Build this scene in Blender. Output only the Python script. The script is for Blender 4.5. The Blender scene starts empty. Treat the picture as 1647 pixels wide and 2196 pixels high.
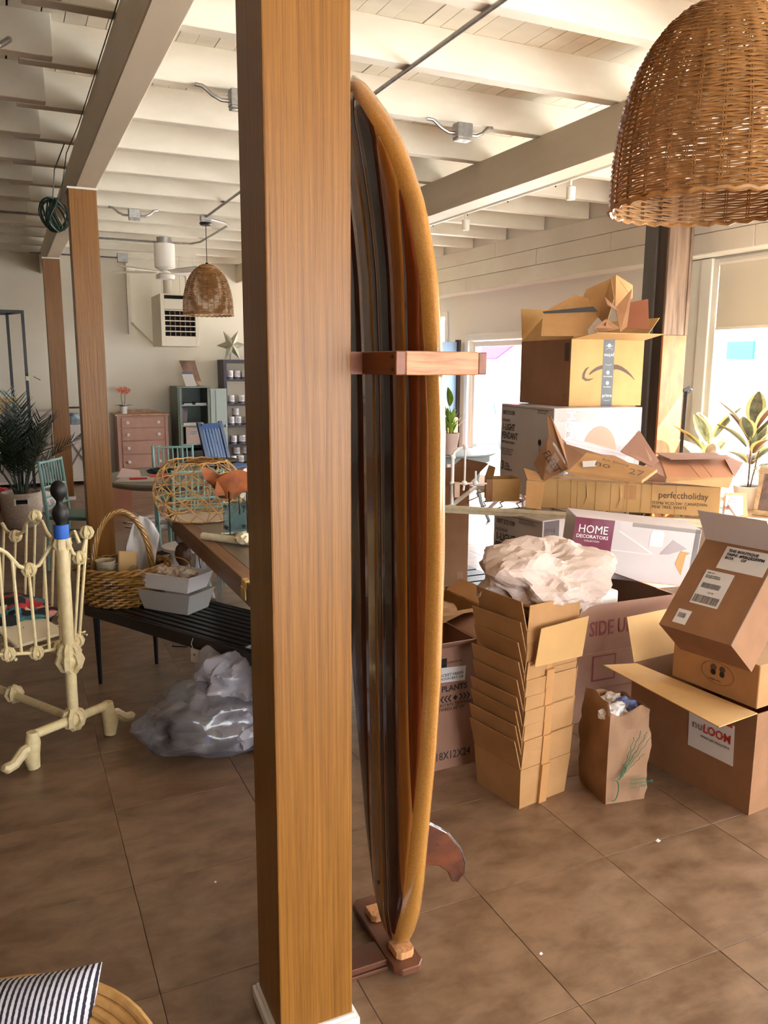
import bpy, bmesh, math, random
from mathutils import Vector, Matrix, noise, Euler
R = math.radians
rnd = random.Random(7)
SC = bpy.context.scene
COL = SC.collection

# ------------------------------------------------------------------ camera
F_PX, CAM_Z = 1740.0, 1.7
YAW, PITCH, ROLL = R(24.83), R(10.17), 0.0055
fwd = Vector((math.sin(YAW)*math.cos(PITCH), math.cos(YAW)*math.cos(PITCH), -math.sin(PITCH)))
rt0 = Vector((math.cos(YAW), -math.sin(YAW), 0)); up0 = rt0.cross(fwd)
c_, s_ = math.cos(ROLL), math.sin(ROLL)
crt = rt0*c_ + up0*s_; cup = up0*c_ - rt0*s_
cam = bpy.data.cameras.new('camera'); cam.sensor_width = 36; cam.lens = F_PX/2196*36
cam.clip_start = 0.02; cam.clip_end = 200
camo = bpy.data.objects.new('camera', cam); COL.objects.link(camo)
camo.matrix_world = Matrix(((crt.x, cup.x, -fwd.x, 0), (crt.y, cup.y, -fwd.y, 0), (crt.z, cup.z, -fwd.z, CAM_Z), (0, 0, 0, 1)))
SC.camera = camo

# ------------------------------------------------------------------ daylight, exposure
w = bpy.data.worlds.new('sky'); SC.world = w; w.use_nodes = True
bg = w.node_tree.nodes['Background']; bg.inputs[0].default_value = (0.86, 0.93, 1.0, 1); bg.inputs[1].default_value = 15.0
sun = bpy.data.lights.new('sun', 'SUN'); sun.energy = 55; sun.angle = R(0.6); sun.color = (1, 0.96, 0.9)
suno = bpy.data.objects.new('sun', sun); COL.objects.link(suno)
suno.rotation_euler = Vector((-0.85, 0.55, -1.0)).to_track_quat('-Z', 'Y').to_euler()
def portal(name, loc, rot, sx, sy):
    l = bpy.data.lights.new(name, 'AREA'); l.shape = 'RECTANGLE'; l.size = sx; l.size_y = sy; l.cycles.is_portal = True
    o = bpy.data.objects.new(name, l); o.location = loc; o.rotation_euler = rot; COL.objects.link(o)
portal('daylight_portal', (6.30, 0.9, 1.3), (0, R(90), 0), 2.2, 9.8)
portal('daylight_portal', (6.30, 9.45, 1.1), (0, R(90), 0), 2.1, 2.0)
portal('daylight_portal', (6.30, 11.7, 1.5), (0, R(90), 0), 2.0, 2.0)
portal('daylight_portal', (3.0, -4.2, 1.4), (R(90), 0, 0), 5.6, 2.4)
SC.view_settings.view_transform = 'Standard'; SC.view_settings.look = 'None'
SC.view_settings.gamma = 1; SC.view_settings.use_curve_mapping = False
SC.view_settings.exposure = 0.12
cy = SC.cycles
cy.max_bounces = 7; cy.diffuse_bounces = 5; cy.glossy_bounces = 3; cy.transmission_bounces = 5; cy.transparent_max_bounces = 14
cy.use_denoising = True; cy.sample_clamp_indirect = 8; cy.caustics_reflective = False; cy.caustics_refractive = False

# ------------------------------------------------------------------ helpers
def lin(c):
    return tuple(((v/255)/12.92 if v/255 <= .04045 else ((v/255+.055)/1.055)**2.4) for v in c)+(1,)
MATS = {}
def mat(name, c1, c2=None, scale=(5, 5, 5), rough=.6, bump=0., metal=0., coat=0., detail=4, lo=.35, hi=.65, spec=.5, alpha=1., trans=0., emit=0., distort=0., obj_rand=0., bumpscale=None, bdist=.01):
    if name in MATS: return MATS[name]
    m = bpy.data.materials.new(name); m.use_nodes = True; MATS[name] = m
    nt = m.node_tree; N = nt.nodes; L = nt.links; b = N['Principled BSDF']
    b.inputs['Base Color'].default_value = lin(c1); b.inputs['Roughness'].default_value = rough
    b.inputs['Metallic'].default_value = metal; b.inputs['Coat Weight'].default_value = coat; b.inputs['Coat Roughness'].default_value = .06
    b.inputs['Specular IOR Level'].default_value = spec
    b.inputs['Alpha'].default_value = alpha; b.inputs['Transmission Weight'].default_value = trans
    if emit: b.inputs['Emission Color'].default_value = lin(c1); b.inputs['Emission Strength'].default_value = emit
    if c2 is not None or bump:
        tc = N.new('ShaderNodeTexCoord'); mp = N.new('ShaderNodeMapping'); mp.inputs['Scale'].default_value = scale
        L.new(tc.outputs['Object'], mp.inputs[0])
        vec = mp.outputs[0]
        if obj_rand:
            oi = N.new('ShaderNodeObjectInfo'); ml = N.new('ShaderNodeMath'); ml.operation = 'MULTIPLY'; ml.inputs[1].default_value = 50
            L.new(oi.outputs['Random'], ml.inputs[0]); ad = N.new('ShaderNodeVectorMath'); ad.operation = 'ADD'
            L.new(vec, ad.inputs[0]); L.new(ml.outputs[0], ad.inputs[1]); vec = ad.outputs[0]
        nz = N.new('ShaderNodeTexNoise'); nz.inputs['Scale'].default_value = 1; nz.inputs['Detail'].default_value = detail
        nz.inputs['Distortion'].default_value = distort; nz.inputs['Roughness'].default_value = .6
        L.new(vec, nz.inputs['Vector'])
        if c2 is not None:
            rp = N.new('ShaderNodeValToRGB'); rp.color_ramp.elements[0].position = lo; rp.color_ramp.elements[1].position = hi
            rp.color_ramp.elements[0].color = lin(c1); rp.color_ramp.elements[1].color = lin(c2)
            L.new(nz.outputs['Fac'], rp.inputs[0]); col = rp.outputs[0]
            if obj_rand:
                hs = N.new('ShaderNodeHueSaturation'); mr = N.new('ShaderNodeMapRange')
                mr.inputs[3].default_value = 1-obj_rand; mr.inputs[4].default_value = 1+obj_rand
                L.new(oi.outputs['Random'], mr.inputs[0]); L.new(mr.outputs[0], hs.inputs['Value']); L.new(col, hs.inputs['Color']); col = hs.outputs[0]
            L.new(col, b.inputs['Base Color'])
        if bump:
            bp = N.new('ShaderNodeBump'); bp.inputs['Strength'].default_value = bump; bp.inputs['Distance'].default_value = bdist
            src = nz.outputs['Fac']
            if bumpscale:
                m2 = N.new('ShaderNodeMapping'); m2.inputs['Scale'].default_value = bumpscale; L.new(tc.outputs['Object'], m2.inputs[0])
                n2 = N.new('ShaderNodeTexNoise'); n2.inputs['Scale'].default_value = 1; n2.inputs['Detail'].default_value = 3; L.new(m2.outputs[0], n2.inputs['Vector']); src = n2.outputs['Fac']
            L.new(src, bp.inputs['Height']); L.new(bp.outputs[0], b.inputs['Normal'])
    return m
def clear_mat(name, tint=(255, 255, 255), gloss=.12, rough=.02, density=0.0, dcol=(255, 255, 255)):
    """thin clear sheet: see-through with a fresnel gloss, optionally a milky diffuse share"""
    if name in MATS: return MATS[name]
    m = bpy.data.materials.new(name); m.use_nodes = True; MATS[name] = m
    nt = m.node_tree; N = nt.nodes; L = nt.links; N.remove(N['Principled BSDF']); out = N['Material Output']
    t = N.new('ShaderNodeBsdfTransparent'); t.inputs[0].default_value = lin(tint)
    g = N.new('ShaderNodeBsdfGlossy'); g.inputs['Roughness'].default_value = rough
    fr = N.new('ShaderNodeLayerWeight'); fr.inputs[0].default_value = gloss
    mx = N.new('ShaderNodeMixShader'); L.new(fr.outputs['Fresnel'], mx.inputs[0]); L.new(t.outputs[0], mx.inputs[1]); L.new(g.outputs[0], mx.inputs[2])
    last = mx.outputs[0]
    if density:
        d = N.new('ShaderNodeBsdfDiffuse'); d.inputs[0].default_value = lin(dcol); tl = N.new('ShaderNodeBsdfTranslucent'); tl.inputs[0].default_value = lin(dcol)
        a = N.new('ShaderNodeMixShader'); a.inputs[0].default_value = .4; L.new(d.outputs[0], a.inputs[1]); L.new(tl.outputs[0], a.inputs[2])
        m2 = N.new('ShaderNodeMixShader'); m2.inputs[0].default_value = density; L.new(last, m2.inputs[1]); L.new(a.outputs[0], m2.inputs[2]); last = m2.outputs[0]
    L.new(last, out.inputs['Surface'])
    return m

OFF = {}
class MB:
    def __init__(s): s.v = []; s.f = []; s.mi = []
    def add(s, vs, fs, mi=0):
        n = len(s.v); s.v += [Vector(p) for p in vs]; s.f += [tuple(i+n for i in f) for f in fs]; s.mi += [mi]*len(fs); return s
    def box(s, x0, x1, y0, y1, z0, z1, mi=0, M=None):
        vs = [Vector((x, y, z)) for z in (z0, z1) for y in (y0, y1) for x in (x0, x1)]
        if M: vs = [M @ p for p in vs]
        return s.add(vs, [(0, 2, 3, 1), (4, 5, 7, 6), (0, 1, 5, 4), (2, 6, 7, 3), (0, 4, 6, 2), (1, 3, 7, 5)], mi)
    def bar(s, a, b, wx, wy, mi=0, up=(0, 0, 1), tap=1.):
        a = Vector(a); b = Vector(b); d = (b-a).normalized(); u = Vector(up)
        if abs(d.dot(u)) > .99: u = Vector((1, 0, 0))
        x = d.cross(u).normalized(); y = x.cross(d)
        vs = []
        for p, k in ((a, 1), (b, tap)):
            for sx, sy in ((-1, -1), (1, -1), (1, 1), (-1, 1)): vs.append(p+x*sx*wx/2*k+y*sy*wy/2*k)
        return s.add(vs, [(0, 1, 2, 3), (7, 6, 5, 4), (0, 4, 5, 1), (1, 5, 6, 2), (2, 6, 7, 3), (3, 7, 4, 0)], mi)
    def tube(s, pts, r, n=6, mi=0, closed=False, cap=True):
        pts = [Vector(p) for p in pts]; m = len(pts); rs = r if isinstance(r, (list, tuple)) else [r]*m
        vs = []; prev = None
        for i, p in enumerate(pts):
            if closed: d = pts[(i+1) % m]-pts[i-1]
            else: d = pts[min(i+1, m-1)]-pts[max(i-1, 0)]
            d = d.normalized() if d.length > 1e-9 else Vector((0, 0, 1))
            if prev is None:
                u = Vector((0, 0, 1)) if abs(d.z) < .9 else Vector((1, 0, 0)); x = d.cross(u).normalized()
            else:
                x = prev-d*prev.dot(d); x = x.normalized() if x.length > 1e-6 else d.orthogonal().normalized()
            prev = x; y = d.cross(x)
            for k in range(n):
                a = 2*math.pi*k/n; vs.append(p+(x*math.cos(a)+y*math.sin(a))*rs[i])
        fs = []
        for i in range(m if closed else m-1):
            j = (i+1) % m
            for k in range(n): k2 = (k+1) % n; fs.append((i*n+k, i*n+k2, j*n+k2, j*n+k))
        if cap and not closed: fs += [tuple(reversed(range(n))), tuple(range((m-1)*n, m*n))]
        return s.add(vs, fs, mi)
    def lathe(s, prof, n=20, c=(0, 0, 0), mi=0, M=None, cap=True):
        vs = []; c = Vector(c)
        for r, z in prof:
            for k in range(n):
                a = 2*math.pi*k/n; p = Vector((r*math.cos(a), r*math.sin(a), z)); vs.append((M @ p if M else p)+c)
        fs = []
        for i in range(len(prof)-1):
            for k in range(n): k2 = (k+1) % n; fs.append((i*n+k, i*n+k2, (i+1)*n+k2, (i+1)*n+k))
        if cap:
            if prof[0][0] > 1e-4: fs.append(tuple(reversed(range(n))))
            if prof[-1][0] > 1e-4: fs.append(tuple(range((len(prof)-1)*n, len(prof)*n)))
        return s.add(vs, fs, mi)
    def slab(s, pts, t, mi=0, nrm=None):
        pts = [Vector(p) for p in pts]; n = len(pts)
        if nrm is None: nrm = (pts[1]-pts[0]).cross(pts[2]-pts[0]).normalized()
        q = [p+Vector(nrm)*t for p in pts]
        fs = [tuple(reversed(range(n))), tuple(range(n, 2*n))]+[(i, (i+1) % n, (i+1) % n+n, i+n) for i in range(n)]
        return s.add(pts+q, fs, mi)
    def grid(s, fn, nu, nv, mi=0, close_u=False, close_v=False):
        vs = [fn(i/(nu if close_u else nu-1), j/(nv if close_v else nv-1)) for i in range(nu) for j in range(nv)]
        fs = []
        for i in range(nu if close_u else nu-1):
            for j in range(nv if close_v else nv-1):
                i2 = (i+1) % nu; j2 = (j+1) % nv; fs.append((i*nv+j, i2*nv+j, i2*nv+j2, i*nv+j2))
        return s.add(vs, fs, mi)
    def blob(s, c, r, sub=2, mi=0, amp=0., freq=3., seed=0., M=None):
        bm = bmesh.new(); bmesh.ops.create_icosphere(bm, subdivisions=sub, radius=1)
        c = Vector(c); r = Vector(r if isinstance(r, (list, tuple)) else (r, r, r)); vs = []
        for v in bm.verts:
            p = v.co.copy(); k = 1+amp*noise.noise(p*freq+Vector((seed, seed*1.7, 3))) if amp else 1
            p = Vector((p.x*r.x, p.y*r.y, p.z*r.z))*k
            if M: p = M @ p
            vs.append(p+c)
        fs = [tuple(v.index for v in f.verts) for f in bm.faces]; bm.free()
        return s.add(vs, fs, mi)
    def build(s, name, mats, parent=None, smooth=False, bevel=0., seg=1, weld=False, angle=40, local=False):
        me = bpy.data.meshes.new(name); off = Vector((0, 0, 0)) if local else OFF.get(parent, Vector((0, 0, 0)))
        me.from_pydata([tuple(v-off) for v in s.v], [], s.f)
        for m in (mats if isinstance(mats, (list, tuple)) else [mats]): me.materials.append(m)
        me.polygons.foreach_set('material_index', s.mi)
        o = bpy.data.objects.new(name, me); COL.objects.link(o); OFF[o] = off
        bm = bmesh.new(); bm.from_mesh(me)
        if weld: bmesh.ops.remove_doubles(bm, verts=bm.verts, dist=1e-5)
        if bevel: bmesh.ops.bevel(bm, geom=bm.edges[:], offset=bevel, segments=seg, affect='EDGES', profile=.6)
        bmesh.ops.recalc_face_normals(bm, faces=bm.faces)
        bm.to_mesh(me); bm.free()
        if smooth:
            me.polygons.foreach_set('use_smooth', [True]*len(me.polygons))
            try: me.set_sharp_from_angle(angle=R(angle))
            except Exception: pass
        if parent: o.parent = parent
        return o
def tag(o, label=None, cat=None, group=None, kind=None):
    if label: o['label'] = label
    if cat: o['category'] = cat
    if group: o['group'] = group
    if kind: o['kind'] = kind
    return o
def thing(name, label, cat, loc=(0, 0, 0), rz=0., group=None, world=True, kind=None):
    """Empty at the thing's base; world=True: its parts are given in room coordinates"""
    o = bpy.data.objects.new(name, None); COL.objects.link(o); o.location = loc; o.rotation_euler = (0, 0, rz); o.empty_display_size = .05
    OFF[o] = Vector(loc) if world else Vector((0, 0, 0))
    return tag(o, label, cat, group, kind)
def dup(root, loc=None, rot=None, label=None, group=None, scale=None):
    r = root.copy(); COL.objects.link(r); OFF[r] = OFF.get(root, Vector((0, 0, 0)))
    if loc is not None: r.location = loc
    if rot is not None: r.rotation_euler = rot if isinstance(rot, (tuple, list, Euler)) else (0, 0, rot)
    if scale: r.scale = (scale,)*3
    if label: r['label'] = label
    if group: r['group'] = group
    for ch in list(root.children):
        c = ch.copy(); COL.objects.link(c); c.parent = r; c.matrix_parent_inverse = ch.matrix_parent_inverse
        for g in ch.children:
            d = g.copy(); COL.objects.link(d); d.parent = c
    return r
def text(parent, body, org, u, v, size, m, name='lettering', align='LEFT', extr=.0003, sx=1., bold=0., spacing=1.):
    """flat print lying on a surface; org/u/v in the parent's own coordinates, or room ones if its parts are"""
    cu = bpy.data.curves.new(name, 'FONT'); cu.body = body; cu.size = size; cu.align_x = align; cu.extrude = extr; cu.resolution_u = 2; cu.offset = bold
    cu.space_line = .95; cu.space_character = spacing; cu.materials.append(m)
    o = bpy.data.objects.new(name, cu); COL.objects.link(o)
    u = Vector(u).normalized(); v = Vector(v); v = (v-u*v.dot(u)).normalized(); n = u.cross(v)
    p = Vector(org)-OFF.get(parent, Vector((0, 0, 0)))+n*.0012
    o.matrix_basis = Matrix(((u.x*sx, v.x, n.x, p.x), (u.y*sx, v.y, n.y, p.y), (u.z*sx, v.z, n.z, p.z), (0, 0, 0, 1)))
    if parent: o.parent = parent
    return o
def decal(parent, name, org, u, v, wd, ht, m, t=.0008, label=None):
    u = Vector(u).normalized(); v = Vector(v).normalized(); o = Vector(org); n = u.cross(v)
    ob = MB().slab([o, o+u*wd, o+u*wd+v*ht, o+v*ht], t, nrm=n).build(name, m, parent)
    if label: ob['label'] = label
    return ob

# ------------------------------------------------------------------ materials
M_white = mat('cream_paint', (230, 224, 212), (222, 214, 202), (1.5, 1.5, 1.5), rough=.55, bump=.15, bumpscale=(14, 14, 14))
M_deck = mat('cream_deck_paint', (228, 221, 206), (214, 206, 190), (1, 5, 5), rough=.6, bump=.2, obj_rand=.05)
M_joist = mat('cream_joist_paint', (230, 224, 210), (220, 212, 198), (2, 6, 6), rough=.55, bump=.2)
M_beam = mat('cream_beam_paint', (216, 202, 180), (208, 193, 170), (4, 1, 4), rough=.5, bump=.15)
M_wall = mat('warm_white_wall', (232, 224, 208), (226, 217, 200), (.8, .8, .8), rough=.8, bump=.08, bumpscale=(30, 30, 30))
M_wallr = mat('pale_grey_wall', (232, 226, 218), rough=.75)
M_trim = mat('white_trim', (236, 232, 224), rough=.45)
M_base = mat('baseboard_white', (225, 220, 212), rough=.5)
M_floor = mat('stone_tile', (98, 72, 50), (140, 112, 88), (6, 10, 3), rough=.33, bump=.14, detail=14, distort=.25, lo=.32, hi=.70, obj_rand=.05, spec=.45, bumpscale=(9, 9, 9), bdist=.004)
M_grout = mat('grout', (88, 66, 48), rough=.8)
M_post = mat('stained_post', (108, 66, 20), (146, 98, 38), (150, 150, 2.2), rough=.40, bump=.5, detail=8, lo=.28, hi=.72, coat=.0, spec=.35, bumpscale=(150, 150, 5), bdist=.003)
M_black = mat('black_metal', (18, 17, 18), rough=.4)
M_steel = mat('galvanised_steel', (150, 148, 145), (176, 174, 170), (20, 20, 20), rough=.35, metal=.85)
M_glass = clear_mat('window_glass', gloss=.06)

# ================================================================== SETTING
ZB, ZJ, ZD = 2.975, 3.246, 3.45      # beam soffit, joist underside, deck boards
YF, XR, XL, YB = 12.95, 6.0, -6.0, -4.0
# floor: slab and individual tiles
fl = MB().box(XL-.2, XR+.2, YB-.2, YF+.3, -.12, -.006).build('floor', M_grout); tag(fl, kind='structure')
TS = .512; X0, Y0 = .784-8*TS, 1.523-12*TS
cells = []
for i in range(30):
    for j in range(48):
        x, y = X0+i*TS, Y0+j*TS
        if x+TS > XR or y+TS > YF or x < XL or y < YB: continue
        cx, cy2 = x+TS/2, y+TS/2
        f = cx*math.sin(YAW)+cy2*math.cos(YAW); r = cx*math.cos(YAW)-cy2*math.sin(YAW)
        vis = f > .6 and abs(r) < .5*f+.55
        cells.append((0 if vis else 1, f, x, y))
cells.sort()
proto = None; far = MB()
for n, (v_, f, x, y) in enumerate(cells):
    if n < 285:
        if proto is None:
            g = .0008; proto = MB().box(g, TS-g, g, TS-g, -.006, 0).build('tile', M_floor, bevel=.0008); proto.parent = fl; proto.location = (x, y, 0)
        else:
            o = proto.copy(); COL.objects.link(o); o.location = (x, y, rnd.uniform(0, .0006))
    else: far.box(x+.0008, x+TS-.0008, y+.0008, y+TS-.0008, -.006, 0)
far.box(XL, XL+.3, YB, YF, -.006, -.001)
o = far.build('tile_field', M_floor, fl); tag(o, kind='stuff')

# ceiling: roof slab, deck boards, joists, beams
ce = MB().box(XL-.2, XR+.2, YB-.2, YF+.2, 3.50, 3.62).build('ceiling', mat('roof_gap_shade', (70, 58, 46), rough=.9)); tag(ce, kind='structure')  # slab coloured dark to put shade into the gaps between deck boards
x = XL; k = 0; wds = [.105, .1, .108, .103, .165, .1, .11]
far = MB()
while x < XR:
    wd = wds[(k*3) % 7] if k % 5 else .16; k += 1; gap = .004 if rnd.random() < .8 else .011
    z0 = ZD+rnd.uniform(0, .004)
    b = MB().box(x+gap/2, min(x+wd, XR)-gap/2, YB, YF, z0, 3.50).build('plank', M_deck, ce)
    x += wd
JY = [4.09+.79*k for k in range(-10, 12)]
for jy in JY:
    if jy < YB or jy > YF-.1: continue
    MB().box(.18, 5.72, jy, jy+.09, ZJ, ZD+.004).build('joist', M_joist, ce, bevel=.004)
    MB().box(XL, .34, jy-.092, jy-.002, ZJ+.002, ZD+.004).build('joist', M_joist, ce, bevel=.004)
for nm, x0, x1 in (('l', .563, .709), ('r', 3.41, 3.60)):
    b = MB().box(x0, x1, YB, YF, ZB, ZJ).build('ceiling_beam', M_beam, bevel=.006)
    tag(b, kind='structure')
    if nm == 'l': b['label'] = 'cream painted beam resting on the row of brown posts'
    else: b['label'] = 'cream painted beam between the brown posts and the shiplap header'
b = MB().box(-3.2, -3.05, YB, YF, ZB, ZJ).build('ceiling_beam', M_beam); tag(b, 'cream painted beam nearest the dim side wall', kind='structure')
# walls
w_ = MB().box(XL, XR+.2, YF, YF+.2, 0, 3.55).build('wall_far', M_wall); tag(w_, kind='structure')
w_ = MB().box(XL-.2, XL, YB, YF, 0, 3.55).build('wall_left', mat('brown_wall', (112, 92, 74), rough=.85)); tag(w_, kind='structure')  # unseen wall, its brown set to lower the fill light
wb = MB()
wb.box(XL, .3, YB-.2, YB, 0, 3.55); wb.box(5.8, XR+.2, YB-.2, YB, 0, 3.55); wb.box(.3, 5.8, YB-.2, YB, 2.6, 3.55); wb.box(.3, 5.8, YB-.2, YB, 0, .25)
tag(wb.build('wall_back', M_wall), kind='structure')
wr = MB()   # storefront wall with a door opening and a run of windows
DY0, DY1, DZ = 8.45, 10.12, 2.06
WY0, WY1, WZ0, WZ1 = -3.7, 5.74, .42, 2.68
wr.box(XR, XR+.2, DY1, 10.75, 0, 3.55); wr.box(XR, XR+.2, 12.7, YF, 0, 3.55); wr.box(XR, XR+.2, 10.75, 12.7, 2.5, 3.55); wr.box(XR, XR+.2, 10.75, 12.7, 0, .5); wr.box(XR, XR+.2, DY0, DY1, DZ, 3.55); wr.box(XR, XR+.2, WY1, DY0, 0, 3.55)
wr.box(XR, XR+.2, WY0, WY1, WZ1, 3.55); wr.box(XR, XR+.2, WY0, WY1, 0, WZ0); wr.box(XR, XR+.2, YB, WY0, 0, 3.55)
tag(wr.build('wall_right', M_wallr), kind='structure')
tag(MB().box(XL, XR, YF-.015, YF, 0, .1).build('baseboard_far', M_base, bevel=.003), kind='structure')
# windows: one bay per window
nb = 4; bw = (WY1-WY0)/nb
for k in range(nb):
    y1 = WY1-k*bw; y0 = y1-bw
    t = thing('window_%d' % (k+1), None, None, (XR, (y0+y1)/2, WZ0), kind='structure')
    f = MB()
    f.box(XR-.03, XR+.14, y0, y0+.07, WZ0, WZ1); f.box(XR-.03, XR+.14, y1-.07, y1, WZ0, WZ1)
    f.box(XR-.028, XR+.14, y0+.07, y1-.07, WZ0, WZ0+.07); f.box(XR-.028, XR+.14, y0+.07, y1-.07, WZ1-.07, WZ1)
    f.build('window_frame', M_trim, t, bevel=.004)
    MB().box(XR+.07, XR+.076, y0+.07, y1-.07, WZ0+.07, WZ1-.07).build('window_pane', M_glass, t)
t = thing('window_5', None, None, (3.05, YB, .25), kind='structure')
f = MB()
for x in (.3, 2.1, 3.9, 5.73): f.box(x, x+.07, YB-.12, YB+.03, .25, 2.6)
f.box(.37, 5.73, YB-.12, YB+.028, .25, .32); f.box(.37, 5.73, YB-.12, YB+.028, 2.53, 2.6); f.build('window_frame', M_trim, t)
MB().box(.37, 5.73, YB-.08, YB-.075, .32, 2.53).build('window_pane', M_glass, t)
t = thing('window_6', None, None, (XR, 11.7, .5), kind='structure')
f = MB(); f.box(XR-.02, XR+.14, 10.75, 10.82, .5, 2.5); f.box(XR-.02, XR+.14, 12.63, 12.7, .5, 2.5); f.box(XR-.018, XR+.14, 10.82, 12.63, .5, .57); f.box(XR-.018, XR+.14, 10.82, 12.63, 2.43, 2.5); f.build('window_frame', M_trim, t)
MB().box(XR+.07, XR+.076, 10.82, 12.63, .57, 2.43).build('window_pane', M_glass, t)
# window casing and reveal next to the dark post
c = MB(); c.box(XR-.05, XR, WY1, WY1+.13, .3, 2.69); c.box(XR-.035, XR, WY1+.13, WY1+.36, 0, 2.69)
tag(c.build('trim_1', M_trim, bevel=.004), kind='structure')
c = MB(); c.box(XR-.03, XR, DY1, DY1+.09, 0, DZ+.09); c.box(XR-.03, XR, DY0-.09, DY0, 0, DZ+.09); c.box(XR-.03, XR, DY0, DY1, DZ, DZ+.09)
tag(c.build('trim_2', M_trim, bevel=.004), kind='structure')
# glazed shop door, closed
t = thing('door_1', None, None, (XR, DY1, 0), kind='structure')
f = MB(); f.box(XR+.05, XR+.1, DY0+.01, DY0+.08, .01, DZ-.01); f.box(XR+.05, XR+.1, DY1-.08, DY1-.01, .01, DZ-.01)
f.box(XR+.051, XR+.099, DY0+.08, DY1-.08, .01, .2); f.box(XR+.051, XR+.099, DY0+.08, DY1-.08, DZ-.08, DZ-.01)
f.build('door_frame', M_trim, t, bevel=.003)
MB().box(XR+.07, XR+.076, DY0+.08, DY1-.08, .2, DZ-.08).build('door_pane', M_glass, t)
# shiplap header in front of the windows: planks on a backing
t = thing('trim_3', None, None, (5.73, 4.5, 2.7), kind='structure')
MB().box(5.755, XR, YB, YF, 2.70, 3.45).build('header_backing', M_trim, t)
rows = [(2.702, 2.874), (2.880, 3.058), (3.064, 3.244)]
for ri, (z0, z1) in enumerate(rows):
    ys = [YB, -1.2+ri*.7, 2.2-ri*.4, [5.1, 6.9, 4.4][ri], [9.8, 8.2, 9.1][ri], 11.2+ri*.3, YF]
    for a, b_ in zip(ys[:-1], ys[1:]):
        if b_-a < .2: continue
        MB().box(5.73+rnd.uniform(0, .005), 5.756, a+.002, b_-.002, z0, z1).build('plank', M_white, t, bevel=.002)
# roller shade in the first window
t = thing('roller_shade', 'cream roller shade pulled half down in the window beside the dark post', 'window shade', (XR-.06, 4.5, 2.05))
MB().box(XR-.045, XR-.043, WY1-bw+.1, WY1-.09, 2.06, 2.62).build('shade_cloth', mat('shade_cloth', (214, 206, 190), rough=.9), t)
MB().tube([(XR-.03, WY1-bw+.09, 2.635), (XR-.03, WY1-.08, 2.635)], .022, 10).build('roller', M_trim, t, smooth=True)
MB().box(XR-.05, XR-.038, WY1-bw+.1, WY1-.09, 2.045, 2.07).build('hem_bar', M_trim, t)
MB().tube([(XR-.06, WY1-.13, 2.0), (XR-.06, WY1-.13, .95)], .0025, 5).build('pull_cord', M_black, t)

# ------------------------------------------------------------------ street outside
M_pave = mat('pavement', (215, 212, 206), (200, 197, 190), (2, 2, 2), rough=.8)
g = MB().box(-30, 60, -40, 50, -.8, -.64).build('ground_outside', M_pave); tag(g, kind='structure')
t = thing('shopfront', 'sunlit white building across the street with pink awning and teal sign', 'building', (19, 12, -.14))
MB().box(19, 24, -18, 46, -.64, 5.5).build('facade', mat('white_stucco', (240, 238, 234), rough=.8), t)
for k, y in enumerate((-10, -4, 2, 8, 14, 26, 32)):
    MB().box(18.93, 19.02, y, y+3.2, .6, 2.8).build('shop_window', mat('dim_glass', (205, 215, 222), rough=.2), t)
a_ = MB().slab([(18.98, 27.4, 3.0), (18.98, 31.0, 3.0), (17.6, 30.2, 2.0), (17.6, 27.6, 2.0)], .05); a_.build('awning', mat('pink_canvas', (214, 16, 110), rough=.8), t)
MB().box(18.85, 18.95, 16.5, 17.9, 1.95, 2.45).build('sign_board', mat('teal_sign', (0, 150, 170), rough=.5), t)
MB().box(17.5, 17.56, 30, 30.06, -.64, 2.2).build('awning_pole', M_trim, t)
def car(y):
    t = thing('car', 'pale blue car parked across the street beyond the shop door', 'car', (13.5, y, -.14))
    DZc = -.5
    prof = [(-2.1, .35), (-2.1, .75), (-1.4, .9), (-.8, 1.35), (.7, 1.38), (1.35, .95), (2.0, .85), (2.1, .35)]
    b = MB(); b.slab([(12.7, y+a, z-.1+DZc) for a, z in prof], 1.7, nrm=(1, 0, 0)); b.build('car_body', mat('car_paint', (70, 110, 150), rough=.3, coat=.6), t, bevel=.05, seg=2)
    g_ = MB(); g_.slab([(12.68, y-.75, .85+DZc), (12.68, y+1.05, .85+DZc), (12.68, y+.6, 1.2+DZc), (12.68, y-.62, 1.2+DZc)], .03, nrm=(1, 0, 0)); g_.build('car_window', mat('dark_glass', (60, 75, 88), rough=.1), t)
    for s in (-1.3, 1.25): MB().lathe([(.05, -.1), (.3, -.1), (.3, .1), (.05, .1)], 18, (12.72, y+s, .16+DZc), M=Matrix.Rotation(R(90), 3, 'Y')).build('wheel', M_black, t, smooth=True)
car(20.6)

# ================================================================== POSTS
def post(y, label):
    t = thing('wooden_post', label, 'post', (.612, y+.09, 0))
    MB().box(.515, .709, y, y+.194, .0, ZB-.012).build('post_shaft', M_post, t, bevel=.004, seg=2)
    b = MB().box(.500, .724, y-.016, y+.21, 0, .035); b.box(.508, .716, y-.008, y+.202, .035, .045); b.build('post_foot', M_base, t, bevel=.002)
    MB().box(.505, .719, y-.01, y+.204, ZB-.014, ZB).build('post_cap', M_trim, t, bevel=.002)
    return t
post(1.711, 'big brown stained wooden post in front, beside the surfboard')
post(6.60, 'brown wooden post behind the wicker basket with black coil near its top')
post(10.95, 'farthest brown wooden post, behind the potted palm')

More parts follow.
